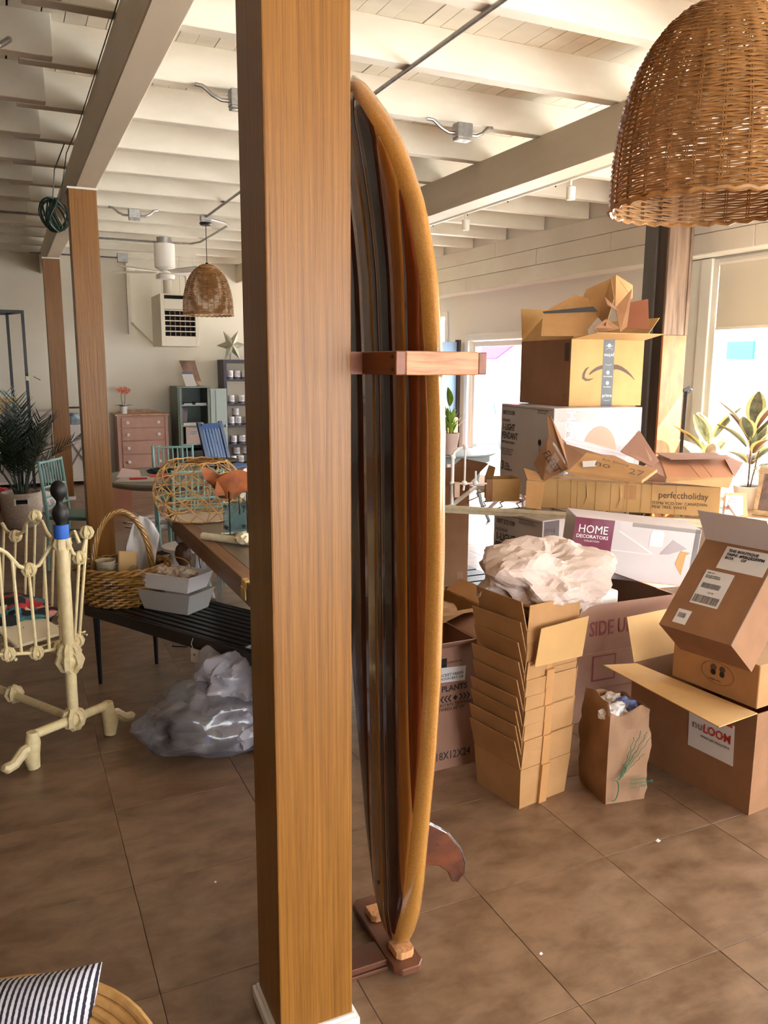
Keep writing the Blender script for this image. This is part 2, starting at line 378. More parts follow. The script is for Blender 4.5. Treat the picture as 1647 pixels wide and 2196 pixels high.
# ================================================================== SURFBOARD
def hw(z):   # half width of the outline
    tb = [(.06, .035), (.075, .06), (.12, .085), (.2, .12), (.33, .16), (.55, .202), (.75, .24), (.95, .265), (1.25, .28), (1.55, .281), (1.75, .269), (1.89, .255), (2.06, .222), (2.21, .158), (2.29, .105), (2.345, .062), (2.385, .03), (2.405, .002)]
    if z <= tb[0][0]: return tb[0][1]
    for (a, wa), (b, wb_) in zip(tb[:-1], tb[1:]):
        if a <= z <= b: return wa+(wb_-wa)*(z-a)/(b-a)
    return .002
SBY = 1.905
XT = [(0, .930), (.24, .924), (.38, .918), (.85, .907), (1.2, .902), (1.6, .896), (1.75, .891), (1.9, .884), (2.06, .870), (2.21, .855), (2.41, .832)]
def xc(z):
    for (a, xa), (b, xb) in zip(XT[:-1], XT[1:]):
        if a <= z <= b: f = (z-a)/(b-a); return xa+(xb-xa)*f
    return XT[-1][1]
def cyz(z): return SBY+.085*max(0, (z-1.9)/.5)**2
def thk(z): return .043*min(1, (hw(z)/.11))**.6
sb = thing('surfboard', 'glossy wooden surfboard standing upright beside the big front post, deck striped dark and honey', 'surfboard', (.9, SBY, .05))
ZS = [.06+.0*0]+[.06+(2.405-.06)*(i/90) for i in range(1, 91)]
def sect(z, q):  # q -1..1 across, returns deck-side offset
    return thk(z)*(max(0, 1-abs(q)**3.2))**.5
b = MB()
NU = 40
def bodyfn(i, k):
    z = ZS[i]; a = 2*math.pi*k/NU; q = math.cos(a); q = math.copysign(abs(q)**.8, q); y = q*hw(z)
    return Vector((xc(z)-math.copysign(sect(z, q), math.sin(a)) if abs(math.sin(a)) > 1e-6 else xc(z), cyz(z)+y, z))
vs = [bodyfn(i, k) for i in range(len(ZS)) for k in range(NU)]; n = len(ZS)
fs = [(i*NU+k, i*NU+(k+1) % NU, (i+1)*NU+(k+1) % NU, (i+1)*NU+k) for i in range(n-1) for k in range(NU)]+[tuple(range(NU)), tuple(range((n-1)*NU, n*NU))]
b.add(vs, fs)
M_rail = mat('cork_rail', (160, 108, 46), (176, 124, 60), (260, 260, 260), rough=.2, coat=.7, detail=2)
b.build('board_body', M_rail, sb, smooth=True, angle=60)
# deck strips: (y from centre: from, to), near side is negative
SM = {'dark': mat('dark_stripe', (58, 26, 12), (76, 36, 18), (20, 20, .8), rough=.25, coat=.3, spec=.3), 'black': mat('near_black_stripe', (48, 18, 10), rough=.25, coat=.25, spec=.25),
      'honey': mat('honey_stripe', (136, 82, 30), (156, 98, 42), (40, 40, 1), rough=.25, coat=.35, spec=.3), 'red': mat('red_stripe', (98, 38, 14), (124, 56, 24), (30, 30, 1.5), rough=.25, coat=.3, spec=.3),
      'orange': mat('orange_stripe', (122, 64, 26), (136, 74, 32), (30, 30, 1), rough=.25, coat=.4, spec=.3), 'tan': mat('tan_stripe', (120, 80, 36), (138, 94, 46), (30, 30, 1), rough=.16, coat=.7), 'line': mat('pinline', (150, 90, 60), rough=.2, coat=1)}
strips = [(-.27, -.228, 'orange'), (-.228, -.176, 'red'), (-.176, -.113, 'honey'), (-.113, -.044, 'black'), (-.044, -.039, 'line'), (-.039, -.012, 'dark'), (-.012, .071, 'tan'), (.071, .27, 'dark')]
for y0, y1, mk in strips:
    b = MB(); cols = 4
    prev = None
    for i, z in enumerate(ZS):
        s = max(0, hw(z)-.026); a = max(y0, -s); e = min(y1, s)
        if a >= e: prev = None; continue
        row = [Vector((xc(z)-sect(z, (a+(e-a)*k/cols)/hw(z))-.0012, cyz(z)+a+(e-a)*k/cols, z)) for k in range(cols+1)]
        if prev:
            b.add(prev+row, [(k, k+1, cols+2+k, cols+1+k) for k in range(cols)])
        prev = row
    o = b.build('deck_strip', SM[mk], sb, smooth=True, weld=True)
    mo = o.modifiers.new('t', 'SOLIDIFY'); mo.thickness = .001
f = MB()
fp = [(.93, .44), (.965, .425), (1.036, .392), (1.09, .352), (1.135, .29), (1.155, .235), (1.15, .2), (1.13, .178), (1.11, .185), (1.095, .222), (1.065, .25), (1.03, .262), (.99, .255), (.935, .225)]
f.slab([(x, SBY-.006, z) for x, z in fp], .012, nrm=(0, 1, 0))
f.build('fin', mat('fin_resin', (52, 26, 18), (100, 48, 24), (6, 6, 12), rough=.12, coat=1), sb, smooth=True, bevel=.003)
MB().tube([(x, SBY, z) for x, z in fp[:7]], .004, 6).build('fin_edge', mat('fin_dark', (26, 18, 20), rough=.1, coat=1), sb, smooth=True)
MB().lathe([(.0, 0), (.006, 0), (.006, .003), (0, .003)], 10, (xc(.22)-sect(.22, .1)-.004, SBY+.02, .235), M=Matrix.Rotation(R(90), 3, 'Y')).build('leash_plug', M_black, sb)
# rack loop round the board
M_rw = mat('rack_wood', (150, 92, 56), (190, 136, 92), (10, 12, 120), rough=.5, bump=.3, detail=5, bdist=.003)
M_rws = mat('rack_wood_shaded', (112, 60, 34), (126, 70, 40), (40, 6, 40), rough=.5)  # darker copy of the rack wood, with the unlit arms' shade in its colour
rk = thing('board_rack', 'wooden loop bracket on the front post holding the surfboard', 'rack', (.715, 1.8, 1.70))
z0, z1 = 1.682, 1.733
MB().box(.757, .781, 1.58, 1.97, z0, z1).build('rack_arm', M_rws, rk, bevel=.002)['label'] = 'shade-toned arm on the deck side'
MB().box(.7812, .962, 1.58, 1.603, z0, z1).build('rack_bar', M_rw, rk, bevel=.002)
MB().box(.962, .984, 1.581, 1.97, z0+.001, z1-.001).build('rack_arm', M_rws, rk, bevel=.002)
MB().box(.7095, .7565, 1.76, 1.88, z0, z1).build('rack_spacer', M_rws, rk)
for z in (z0+.012, z1-.012): MB().lathe([(0, 0), (.004, 0), (.004, .004), (0, .004)], 8, (.7545, 1.597, z), M=Matrix.Rotation(R(90), 3, 'Y')).build('screw', M_black, rk)
rb = thing('board_stand', 'low dark wooden foot stand with cork pads under the surfboard tail', 'stand', (.92, 1.98, 0))
M_rb = mat('walnut_foot', (86, 50, 34), (104, 62, 42), (12, 3, 12), rough=.42)
b = MB(); pl = [(.898, 1.80), (.952, 1.80), (.972, 1.822), (.972, 2.12), (.955, 2.14), (.898, 2.14), (.88, 2.12), (.88, 1.822)]
b.slab([(x, y, .012) for x, y in pl], .022, nrm=(0, 0, 1)); b.build('foot_plate', M_rb, rb, bevel=.003)
M_cork = mat('cork_pad', (176, 118, 70), (200, 150, 100), (90, 90, 90), rough=.8, bump=.3)
for y0, y1 in ((1.835, 1.90), (2.01, 2.07)):
    b = MB(); b.slab([(.90, y0+.012, .034), (.912, y0, .034), (.945, y0, .034), (.957, y0+.012, .034), (.957, y1, .034), (.90, y1, .034)], .022, nrm=(0, 0, 1)); b.build('cork_pad', M_cork, rb, bevel=.002)
MB().box(.726, .8795, 1.855, 1.955, 0.001, .012).box(.726, .879, 1.862, 1.948, .012, .03).build('foot_arm', M_rb, rb, bevel=.002)
def wp(x, y, d):   # room position of a point seen at depth d along the lens axis
    return Vector((0, 0, CAM_Z))+(fwd+crt*((x-823.5)/F_PX)-cup*((y-1098)/F_PX))*d
# ================================================================== CARTONS AND PACKING
M_card = mat('cardboard', (154, 112, 66), (168, 124, 78), (5, 5, 5), rough=.82, bump=.12, bumpscale=(3, 3, 160), bdist=.002)
M_cardd = mat('cardboard_dark', (128, 88, 56), (140, 98, 64), (5, 5, 5), rough=.82, bump=.12, bumpscale=(3, 3, 160), bdist=.002)
M_cardy = mat('cardboard_golden', (176, 136, 82), (188, 148, 94), (4, 4, 4), rough=.8, bump=.15, bumpscale=(60, 3, 3), bdist=.002)
M_cardp = mat('cardboard_pinkish', (140, 102, 84), (150, 110, 90), (4, 4, 4), rough=.82)
M_whitebox = mat('white_print_card', (188, 179, 177), (194, 185, 183), (4, 4, 4), rough=.42, coat=.25)
M_maroon = mat('maroon_print', (112, 34, 62), rough=.35, coat=.3)
M_ink = mat('black_ink', (34, 28, 30), rough=.6); M_inkf = mat('faded_ink', (92, 66, 46), rough=.7); M_inkg = mat('grey_ink', (112, 104, 102), rough=.6)
M_inkw = mat('white_ink', (236, 230, 228), rough=.5); M_inkr = mat('red_ink', (168, 42, 36), rough=.6); M_inkm = mat('maroon_ink', (122, 52, 52), rough=.7); M_inkgr = mat('green_ink', (40, 96, 66), rough=.7)
M_tape = mat('brown_tape', (172, 124, 74), rough=.45, coat=.15); M_ptape = mat('grey_print_tape', (62, 62, 64), rough=.45); M_label = mat('paper_label', (206, 202, 200), rough=.6)
M_clear = clear_mat('clear_tape', (245, 240, 236), gloss=.3, rough=.15, density=.12)
M_paper = mat('packing_paper', (188, 168, 156), (198, 178, 166), (6, 6, 6), rough=.8)
M_kraft = mat('kraft_bag', (132, 98, 70), (146, 110, 80), (5, 5, 5), rough=.75, bump=.4, bumpscale=(14, 14, 9), bdist=.006)
M_inblack = mat('void_shade', (20, 16, 16), rough=.9)  # near-black paint for the shade inside holes, slots and the heater

def carton(name, label, x, y, z, yaw, a, b, h, m=None, openbox=False, flaps=(), flare=0., bottom=0., group=None, cat='box', fm=None, im=None, bev=.003):
    """box with local corner origin: a along x, b along y. flaps: (side, length, angle[, trim])"""
    m = m or M_card; fm = fm or m
    t = thing(name, label, cat, (x, y, z), R(yaw), group, world=False)
    th = .004; e = flare; c = bottom
    if not openbox: MB().box(0, a, 0, b, 0, h).build('box_body', m, t, bevel=bev, seg=1)
    else:
        bo = [(c, c), (a-c, c), (a-c, b-c), (c, b-c)]; to = [(-e, -e), (a+e, -e), (a+e, b+e), (-e, b+e)]
        g = MB(); ins = lambda q, k: [(q[0][0]+k, q[0][1]+k), (q[1][0]-k, q[1][1]+k), (q[2][0]-k, q[2][1]-k), (q[3][0]+k, q[3][1]-k)]
        O0 = [Vector((p[0], p[1], 0)) for p in bo]; O1 = [Vector((p[0], p[1], h)) for p in to]
        I0 = [Vector((p[0], p[1], th)) for p in ins(bo, th)]; I1 = [Vector((p[0], p[1], h)) for p in ins(to, th)]
        V = O0+O1+I0+I1; F = [(3, 2, 1, 0), (8, 9, 10, 11)]
        for i in range(4):
            j = (i+1) % 4; F += [(i, j, 4+j, 4+i), (4+i, 4+j, 12+j, 12+i), (8+j, 8+i, 12+i, 12+j)]
        g.add(V, F); g.build('box_body', m, t)
    for fl_ in flaps:
        side, ln, ang = fl_[:3]; trim = fl_[3] if len(fl_) > 3 else .012; an = R(ang)
        e_ = e if openbox else 0
        P = {'f': (Vector((-e_, -e_, h)), Vector((a+e_, -e_, h)), Vector((0, -1, 0))), 'b': (Vector((a+e_, b+e_, h)), Vector((-e_, b+e_, h)), Vector((0, 1, 0))),
             'l': (Vector((-e_, b+e_, h)), Vector((-e_, -e_, h)), Vector((-1, 0, 0))), 'r': (Vector((a+e_, -e_, h)), Vector((a+e_, b+e_, h)), Vector((1, 0, 0)))}[side]
        p0, p1, out = P; d = Vector((0, 0, 1))*math.cos(an)+out*math.sin(an); uu = (p1-p0).normalized(); nn = uu.cross(d)
        p0 = p0+d*.0012+uu*.002; p1 = p1+d*.0012-uu*.002
        MB().slab([p0, p1, p1+d*ln-uu*trim, p0+d*ln+uu*trim], -th, nrm=nn).build('flap', fm, t, bevel=.0008)
    return t
def onf(t, s, x, z, size, m, h0=0., up=(0, 0, 1), **k): return text(t, s, (x, h0, z), (1, 0, 0), up, size, m, **k)
def onl(t, s, y, z, size, m, x0=0., **k): return text(t, s, (x0, y, z), (0, -1, 0), (0, 0, 1), size, m, **k)
def barcode(t, org, u, v, wd, ht, m=None, n=16, name='barcode'):
    g = MB(); u = Vector(u).normalized(); v = Vector(v).normalized(); nrm = u.cross(v); x = 0; r_ = random.Random(n*3)
    while x < wd:
        w1 = r_.uniform(.25, 1.)*wd/n/1.2; o = Vector(org)+u*x+nrm*.0012; g.add([o, o+u*w1, o+u*w1+v*ht, o+v*ht], [(0, 1, 2, 3)]); x += w1+wd/n/1.8
    return g.build(name, m or M_ink, t)

# --- nested stack of nine open cartons
zs = [0, .062, .122, .178, .245, .318, .392, .472, .56]
offs = [(0, 0, 0), (.001, .001, 1), (-.001, 0, -.8), (.002, .001, .6), (.002, .002, -1.6), (.004, .0, 1.2), (.002, .003, -2.5), (.006, .0, 2), (.006, .006, -.5)]
root = carton('cardboard_box', 'empty tan carton on the floor, lowest of the nested box tower', 1.700, 2.408, 0, 9.5, .274, .274, .17, M_card, True,
              [('f', .12, 4, .004), ('b', .12, 5, .004), ('l', .13, 15, .003), ('r', .12, 8, .004)], flare=.0, bottom=.012, group='nested empty cartons in the tower')
MB().box(.105, .145, -.001, .011, .0, .168).build('tape_strip', M_tape, root).rotation_euler = (R(4), 0, 0)
lab = ['second carton from the floor in the nested box tower', 'third carton from the floor in the nested box tower', 'fourth carton from the floor in the nested box tower',
       'fifth carton from the floor, middle of the nested box tower', 'fourth carton from the top of the nested box tower', 'third carton from the top of the nested box tower',
       'second carton from the top of the nested box tower']
for (z, (dx, dy, dr), l) in zip(zs[1:8], offs[1:8], lab):
    dup(root, (1.700+dx, 2.408+dy, z), R(9.5+dr), l, 'nested empty cartons in the tower')
top = carton('cardboard_box', 'topmost carton of the nested box tower, holding crumpled packing paper', 1.702, 2.402, .56, 8, .274, .274, .17, M_card, True,
             [('f', .10, 2, .004), ('b', .11, 20, .004), ('l', .12, 14, .004), ('r', .12, 22, .006)], flare=0, bottom=.012, group='nested empty cartons in the tower')
# the folded flap leaning on the front of the top carton
MB().slab([(.02, -.022, .035), (.262, -.03, .035), (.272, -.045, .20), (.028, -.04, .19)], .004, nrm=(0, -1, 0)).build('flap', M_cardy, top, bevel=.001)
# crumpled paper heap
def crumple(name, label, cat, c, r, m, seed=0., sub=5, amp=.33, fr=2.1, group=None, flat=True, sharp=1.):
    t = thing(name, label, cat, c, world=True, group=group); bm = bmesh.new(); bmesh.ops.create_icosphere(bm, subdivisions=sub, radius=1); c = Vector(c); vs = []
    for v in bm.verts:
        p = v.co; q = p*fr+Vector((seed, seed*.7, seed*1.3))
        cell = noise.voronoi(q)[0]; n1 = (cell[1]-cell[0]); n2 = noise.noise(q*.8)
        q2 = q*2.3; c2 = noise.voronoi(q2)[0]
        k = 1+amp*(n2*1.2)+amp*.9*(.35-n1)*sharp+amp*.35*(.3-(c2[1]-c2[0]))*sharp
        vs.append(c+Vector((p.x*r[0], p.y*r[1], p.z*r[2]))*k)
    g = MB(); g.add(vs, [tuple(v.index for v in f.verts) for f in bm.faces]); bm.free()
    zmin = min(v.z for v in g.v)
    g.build('crumpled_sheet', m, t, smooth=not flat); return t, zmin
crumple('packing_paper', 'heap of crumpled pale packing paper bulging out of the nested box tower', 'paper', (1.915, 2.60, .86), (.235, .17, .135), M_paper, 4.3, 5, .42, 1.5)
# --- paper grocery bag with a carrot print
pb = thing('paper_bag', 'crumpled brown grocery bag with green vegetable print beside the box tower', 'paper bag', (2.04, 2.31, 0), R(-9), world=False)
bm_ = MB(); A_, B_, H_ = .175, .20, .385
rows_ = 16
def bagfn(i, k):
    z = H_*i/(rows_-1); n = 40; s = k/n*4; q = int(s) % 4; f = s-int(s)
    pts = [(0, 0), (A_, 0), (A_, B_), (0, B_)]; p = Vector((*pts[q], 0)).lerp(Vector((*pts[(q+1) % 4], 0)), f)
    w_ = .014*noise.noise(Vector((p.x*14, p.y*14, z*11)))+.006*noise.noise(Vector((p.x*40, p.y*40, z*30)))
    d = Vector((p.x-A_/2, p.y-B_/2, 0)).normalized()
    bul = .012*math.sin(math.pi*z/H_)
    zz = z+(.03*noise.noise(Vector((p.x*12, p.y*12, 9))) if i == rows_-1 else 0)+(.035 if i == rows_-1 and q == 3 else 0)
    if i == 0: return Vector((p.x, p.y, 0))
    return Vector((p.x, p.y, max(zz, 0)))+d*(w_+bul)
vs = [bagfn(i, k) for i in range(rows_) for k in range(40)]
bm_.add(vs, [(i*40+k, i*40+(k+1) % 40, (i+1)*40+(k+1) % 40, (i+1)*40+k) for i in range(rows_-1) for k in range(40)]+[tuple(range(40))])
o = bm_.build('bag_body', M_kraft, pb, smooth=True, angle=25); mo = o.modifiers.new('t', 'SOLIDIFY'); mo.thickness = .0015
# printed leek/carrot: strokes lying on the front
def stroke(t, pts, r, m, name='print_stroke'):
    return MB().tube(pts, r, 4).build(name, m, t)
def bagp(u, v): return (u*A_, -.0165-.012*math.sin(math.pi*v)-.002*math.sin(u*9), v*H_)
stroke(pb, [bagp(.12+.1*math.cos(a), .18+.12*math.sin(a)) for a in [x*.3-1.9 for x in range(14)]], .0022, M_inkgr)
for k, (u1, v1) in enumerate([(.55, .74), (.72, .80), (.86, .78), (.95, .72), (.80, .55), (.62, .60)]):
    pts = [bagp(.2+(u1-.2)*s/14+.025*math.sin(s*2.1+k), .30+(v1-.30)*s/14) for s in range(15)]; stroke(pb, pts, .0015, M_inkgr)
text(pb, 'Pioneering\nfood standards\nsince 1980', (.085, -.031, .105), (1, 0, 0), (0, 0, 1), .017, M_inkgr)
for k, (dx, dy, dz, rr, m) in enumerate([(.05, .06, .36, .055, M_label), (.12, .09, .365, .05, mat('blue_plastic', (96, 110, 160), rough=.4)), (.1, .15, .36, .05, M_label)]):
    M2 = Matrix.Rotation(R(-9), 3, 'Z'); c = M2 @ Vector((dx, dy, dz))+Vector((2.04, 2.31, 0))
    crumple('packing_scrap', ['white packing scrap poking out at the front of the grocery bag', 'blue plastic scrap poking out of the grocery bag', 'white packing scrap at the back of the grocery bag'][k], 'packing', tuple(c), (rr, rr*.8, rr*.6), m, k*3.1, 3, .4, 2.2, group='scraps in the grocery bag')
# --- LIVE PLANTS carton
lp = carton('plant_shipping_box', 'tall brown plant carton lettered PLANTS on the floor behind the surfboard', 1.40, 2.82, 0, 1, .37, .30, .545, M_cardp, True,
            [('f', .16, 62), ('r', .12, 70)])
decal(lp, 'shipping_label', (.10, -.001, .40), (1, 0, -.06), (.06, 0, 1), .19, .065, M_label)
onf(lp, 'POCKET FARMS', .155, .420, .018, M_ink, -.0015); onf(lp, 'HALF MOON BAY, CA', .125, .404, .016, M_ink, -.0015)
onf(lp, 'GROWN & COMFORTED', .13, .475, .013, M_ink); onf(lp, 'LIVE PLANTS', .10, .352, .036, M_ink, bold=.0008)
for k in range(3):
    for s in (-1, 1):
        x = .245+s*(.018+k*.018); MB().slab([(x, -.0008, .333), (x+s*.012, -.0008, .318), (x, -.0008, .303), (x+s*.008, -.0008, .303), (x+s*.02, -.0008, .318), (x+s*.008, -.0008, .333)], -.0006, nrm=(0, -1, 0)).build('arrow_print', M_ink, lp)
MB().slab([(.245, -.0008, .33), (.257, -.0008, .318), (.245, -.0008, .306), (.233, -.0008, .318)], .0006, nrm=(0, -1, 0)).build('diamond_print', M_ink, lp)
onf(lp, 'MAINTAIN TEMPERATURE\nBETWEEN 60\u00b0-70\u00b0', .14, .285, .02, M_ink); onf(lp, '18X12X24', .15, .045, .05, M_ink, sx=.8)
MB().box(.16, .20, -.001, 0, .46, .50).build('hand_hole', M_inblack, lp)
# --- fruit-print box behind it
fb = carton('produce_box', 'open brown carton with outlined cloud print and crumpled kraft paper inside', 1.55, 3.16, 0, 4, .46, .34, .57, M_card, True, [('f', .14, 75), ('b', .16, 18), ('r', .1, 60)])
text(fb, 'TRASH', (.20, .357, .60), (1, 0, -.45), (.45, 0, 1), .06, M_inkf)
for k in range(5): stroke(fb, [(.2+.05*k+.03*math.cos(a), .361, .66-.02*k+.025*math.sin(a)) for a in [.3+.35*j for j in range(8)]], .0012, M_inkf)
crumple('kraft_paper', 'crumpled kraft paper in the open cloud-print carton', 'paper', (1.74, 3.33, .52), (.17, .13, .07), M_kraft, 8.8, 4, .3, 2)
# --- tall box behind the surfboard
tb_ = carton('tall_open_box', 'tall brown carton with open top standing behind the surfboard edge', 2.48, 5.06, .10, 2, .56, .4, .76, M_cardd, True, [('r', .22, 52), ('b', .2, 25), ('f', .13, 8)])
decal(tb_, 'printed_square', (.47, -.0005, .05), (1, 0, 0), (0, 0, 1), .05, .05, M_cardp)
pl_ = thing('pallet', 'low black platform under the tall carton behind the surfboard', 'platform', (2.75, 5.2, 0))
for k in range(5): MB().box(2.30, 3.35, 4.82+k*.16, 4.95+k*.16, .075, .098).build('slat', M_black, pl_)
for x in (2.32, 2.8, 3.25): MB().box(x, x+.08, 4.84, 5.6, 0, .075).build('bearer', M_black, pl_)
# --- nuLOOM carton with a wide open flap
nb_ = carton('rug_box', 'large tan carton at right with torn red-lettered paper and wide open flap', 2.493, 2.02, 0, 5, .62, .62, .415, M_cardd, True, [('r', .2, -80), ('b', .2, 20)], fm=M_cardy)
MB().slab([(0, .0, .4165), (0, .60, .4165), (-.20, .60, .445), (-.245, -.02, .425)], .004, nrm=(0, 0, 1)).build('flap', M_cardy, nb_, bevel=.001)['label'] = 'wide open golden flap'
decal(nb_, 'paper_patch', (-.0005, .30, .165), (0, -1, 0), (0, .04, 1), .215, .165, M_label)
onl(nb_, 'nu', .285, .252, .05, M_inkg, -.0015); onl(nb_, 'LOOM', .232, .250, .05, M_inkr, -.0015, bold=.001, sx=.9); onl(nb_, 'MAKE LIFE BEAUTIFUL', .24, .225, .014, M_inkg, -.0015)
for k, (yy, ww) in enumerate([(.25, .03), (.19, .04), (.13, .03)]): MB().box(-.0018, -.0012, yy-ww, yy, .318, .33).build('logo_block', M_inkr, nb_)
MB().box(.58, .622, -.0016, -.0002, 0, .41).build('clear_tape', M_clear, nb_)
# --- small carton on it with an oval stamp
sm = carton('seed_box', 'small tan carton with oval stamp standing on the red-lettered carton', 2.515, 2.045, .42, 5.7, .5, .40, .175, M_card)
stroke(sm, [(-.0012, .18+.075*math.cos(a), .085+.045*math.sin(a)) for a in [i*math.pi/12 for i in range(25)]], .0008, M_inkf, 'oval_stamp')
for yy in (.20, .16):
    MB().lathe([(0, 0), (.012, 0), (.012, .0006), (0, .0006)], 10, (-.0012, yy, .085), M=Matrix.Rotation(R(-90), 3, 'Y')).build('stamp_blot', M_ink, sm)
    MB().lathe([(0, 0), (.014, 0), (.014, .0006), (0, .0006)], 10, (-.0008, yy, .105), M=Matrix.Rotation(R(-90), 3, 'Y')).build('stamp_blot', M_inkf, sm)
onl(sm, 'fragile care', .215, .052, .012, M_inkf, -.0012)
# --- tipped carton leaning to the right
dA = 3.17; dv = Vector((1412.5-823.5, -(1322.5-1098), F_PX))/F_PX
A0 = Vector((2.195, 2.249, .742)); U = Vector((.052, -.282, .001)).normalized(); V = Vector((.246, .046, .283)).normalized(); W = U.cross(V)*-1
if W.z > 0: W = -W
tt = thing('tipped_box', 'brown carton tipped on its edge with three shipping labels and open top', 'box', (2.47, 2.1, .6), world=False)
ux, vx, wx = .298, .40, .197
Mx = Matrix((( U.x, V.x, W.x), (U.y, V.y, W.y), (U.z, V.z, W.z)))
q = Mx.to_quaternion() if Mx.determinant() > 0 else None
def tl(u, v, w_): return A0+U*u+V*v+W*w_-Vector((2.47, 2.1, .6))
g = MB(); O = [tl(0, 0, 0), tl(ux, 0, 0), tl(ux, vx, 0), tl(0, vx, 0), tl(0, 0, wx), tl(ux, 0, wx), tl(ux, vx, wx), tl(0, vx, wx)]
k = .004; I = [tl(k, k, k), tl(ux-k, k, k), tl(ux-k, vx, k), tl(k, vx, k), tl(k, k, wx-k), tl(ux-k, k, wx-k), tl(ux-k, vx, wx-k), tl(k, vx, wx-k)]
g.add(O+I, [(0, 1, 2, 3), (4, 7, 6, 5), (0, 4, 5, 1), (0, 3, 7, 4), (1, 5, 6, 2), (8, 11, 10, 9), (12, 13, 14, 15), (8, 9, 13, 12), (8, 12, 15, 11), (9, 10, 14, 13), (3, 2, 10, 11), (7, 15, 14, 6), (3, 11, 15, 7), (2, 6, 14, 10)])
g.build('box_body', M_cardd, tt)
NF = -W
def tslab(pts, t_, m, name, lb=None):
    o = MB().slab([tl(*p) for p in pts], t_, nrm=NF).build(name, m, tt)
    if lb: o['label'] = lb
def flapw(p0, p1, d, ln, m):
    p0 = tl(*p0); p1 = tl(*p1); d = d.normalized(); e_ = (p1-p0).normalized(); MB().slab([p0, p1, p1+d*ln-e_*.01, p0+d*ln+e_*.01], .004).build('flap', m, tt, bevel=.0008)
flapw((0, vx+.001, 0), (ux, vx+.001, 0), V*.25-W*.95, .15, M_whitebox)
flapw((ux, vx+.001, wx), (0, vx+.001, wx), V*.8+W*.6, .15, M_cardd); flapw((ux, vx+.001, .0), (ux, vx+.001, wx), V*.7+U*.6, .12, M_cardd)
tslab([(.10, .285, -.0008), (.285, .285, -.0008), (.285, .385, -.0008), (.10, .385, -.0008)], .0005, M_label, 'address_label', 'wide label near the open top')
tslab([(.07, .12, -.0008), (.185, .12, -.0008), (.185, .27, -.0008), (.07, .27, -.0008)], .0005, M_label, 'shipping_label')
tslab([(.045, .025, -.0008), (.10, .025, -.0008), (.10, .085, -.0008), (.045, .085, -.0008)], .0005, M_label, 'small_label')
def ttext(s, u, v, size, m, **k_): return text(tt, s, tl(u, v, -.0018), U, V, size, m, **k_)
ttext('THE BOUTIQUE\nFAIRE: #RBQ8289PM\nBOX      OF', .115, .362, .017, M_ink, bold=.0003)
barcode(tt, tl(.078, .128, -.001), U, V, .10, .032, n=26); barcode(tt, tl(.082, .192, -.001), U, V, .075, .022, n=40, name='stacked_code')
ttext('SHIP TO', .08, .255, .008, M_ink); ttext('BUTLER STUDIO\nPACIFIC AVENUE', .08, .243, .008, M_ink); ttext('1-2 LB', .12, .172, .009, M_ink)
barcode(tt, tl(.055, .05, -.001), U, V, .03, .02, n=10)
for p0 in (tl(ux+.0005, .0, .0),):
    MB().tube([tl(ux, .0, 0), tl(ux, vx, 0)], .003, 5).build('clear_tape', M_clear, tt)
# --- big THIS SIDE UP carton with foam
tu = carton('this_side_up_box', 'large reddish brown carton lettered THIS SIDE UP behind the box tower', 2.12, 2.97, 0, -1.2, .86, .52, .585, M_cardp, True, [('l', .15, 170), ('r', .12, -70)])
onf(tu, 'THIS SIDE UP', .16, .43, .105, M_inkm, up=(.25, 0, 1), bold=.001, sx=.72)
MB().box(.0, .858, -.0052, -.0002, .16, .345).build('glued_flap', M_cardp, tu, bevel=.001)
MB().box(.36, .50, -.0062, -.0054, .20, .33).build('square_stamp', M_inkm, tu); MB().box(.368, .492, -.0066, -.0062, .208, .322).build('square_stamp_field', M_cardp, tu)
fo = thing('foam_block', 'white foam block inside the THIS SIDE UP carton', 'foam', (2.4, 3.3, .004)); MB().box(2.16, 2.70, 3.05, 3.38, .01, .612).build('foam', mat('white_foam', (226, 218, 208), rough=.9), fo, bevel=.012, seg=2)
MB().box(2.20, 2.46, 3.045, 3.385, .50, .6125).build('maroon_wrap', M_maroon, fo, bevel=.001)
# --- ceiling fan carton, tilted
a_ = R(-27); tl_ = R(5.5)
fc = thing('fan_box', 'white and maroon ceiling fan carton slanting across the pile', 'box', (2.655, 3.40, .615), world=False)
fc.rotation_mode = 'XYZ'; fc.rotation_euler = (Matrix.Rotation(a_, 4, 'Z') @ Matrix.Rotation(tl_, 4, 'Y')).to_euler()
FA, FB, FH = .66, .27, .315
MB().box(0, FA, 0, FB, 0, FH).build('box_body', M_whitebox, fc, bevel=.003)
MB().box(-.0006, .205, -.0007, 0, .001, FH-.001).build('maroon_panel', M_maroon, fc)
onf(fc, 'HOME', .098, .235, .062, M_inkw, -.001, align='CENTER', sx=.9); onf(fc, 'DECORATORS', .098, .207, .026, M_inkw, -.001, align='CENTER', bold=.0003); onf(fc, 'COLLECTION', .098, .188, .013, M_inkw, -.001, align='CENTER')
onf(fc, 'Britton\n52 in\nLED Indoor Ceiling Fan', .012, .142, .0195, M_inkw, -.001, bold=.0003); onf(fc, 'homedecorators.com\nVentilateur', .012, .078, .010, M_inkw, -.001)
for z in (.088, .055): MB().box(.012, .17, -.0014, -.0009, z, z+.0015).build('rule_line', M_inkw, fc)
for x in (.015, .04): MB().lathe([(0, 0), (.006, 0), (.006, .0006), (0, .0006)], 8, (x+.005, -.001, .038), M=Matrix.Rotation(R(90), 3, 'X')).build('icon_print', M_inkw, fc)
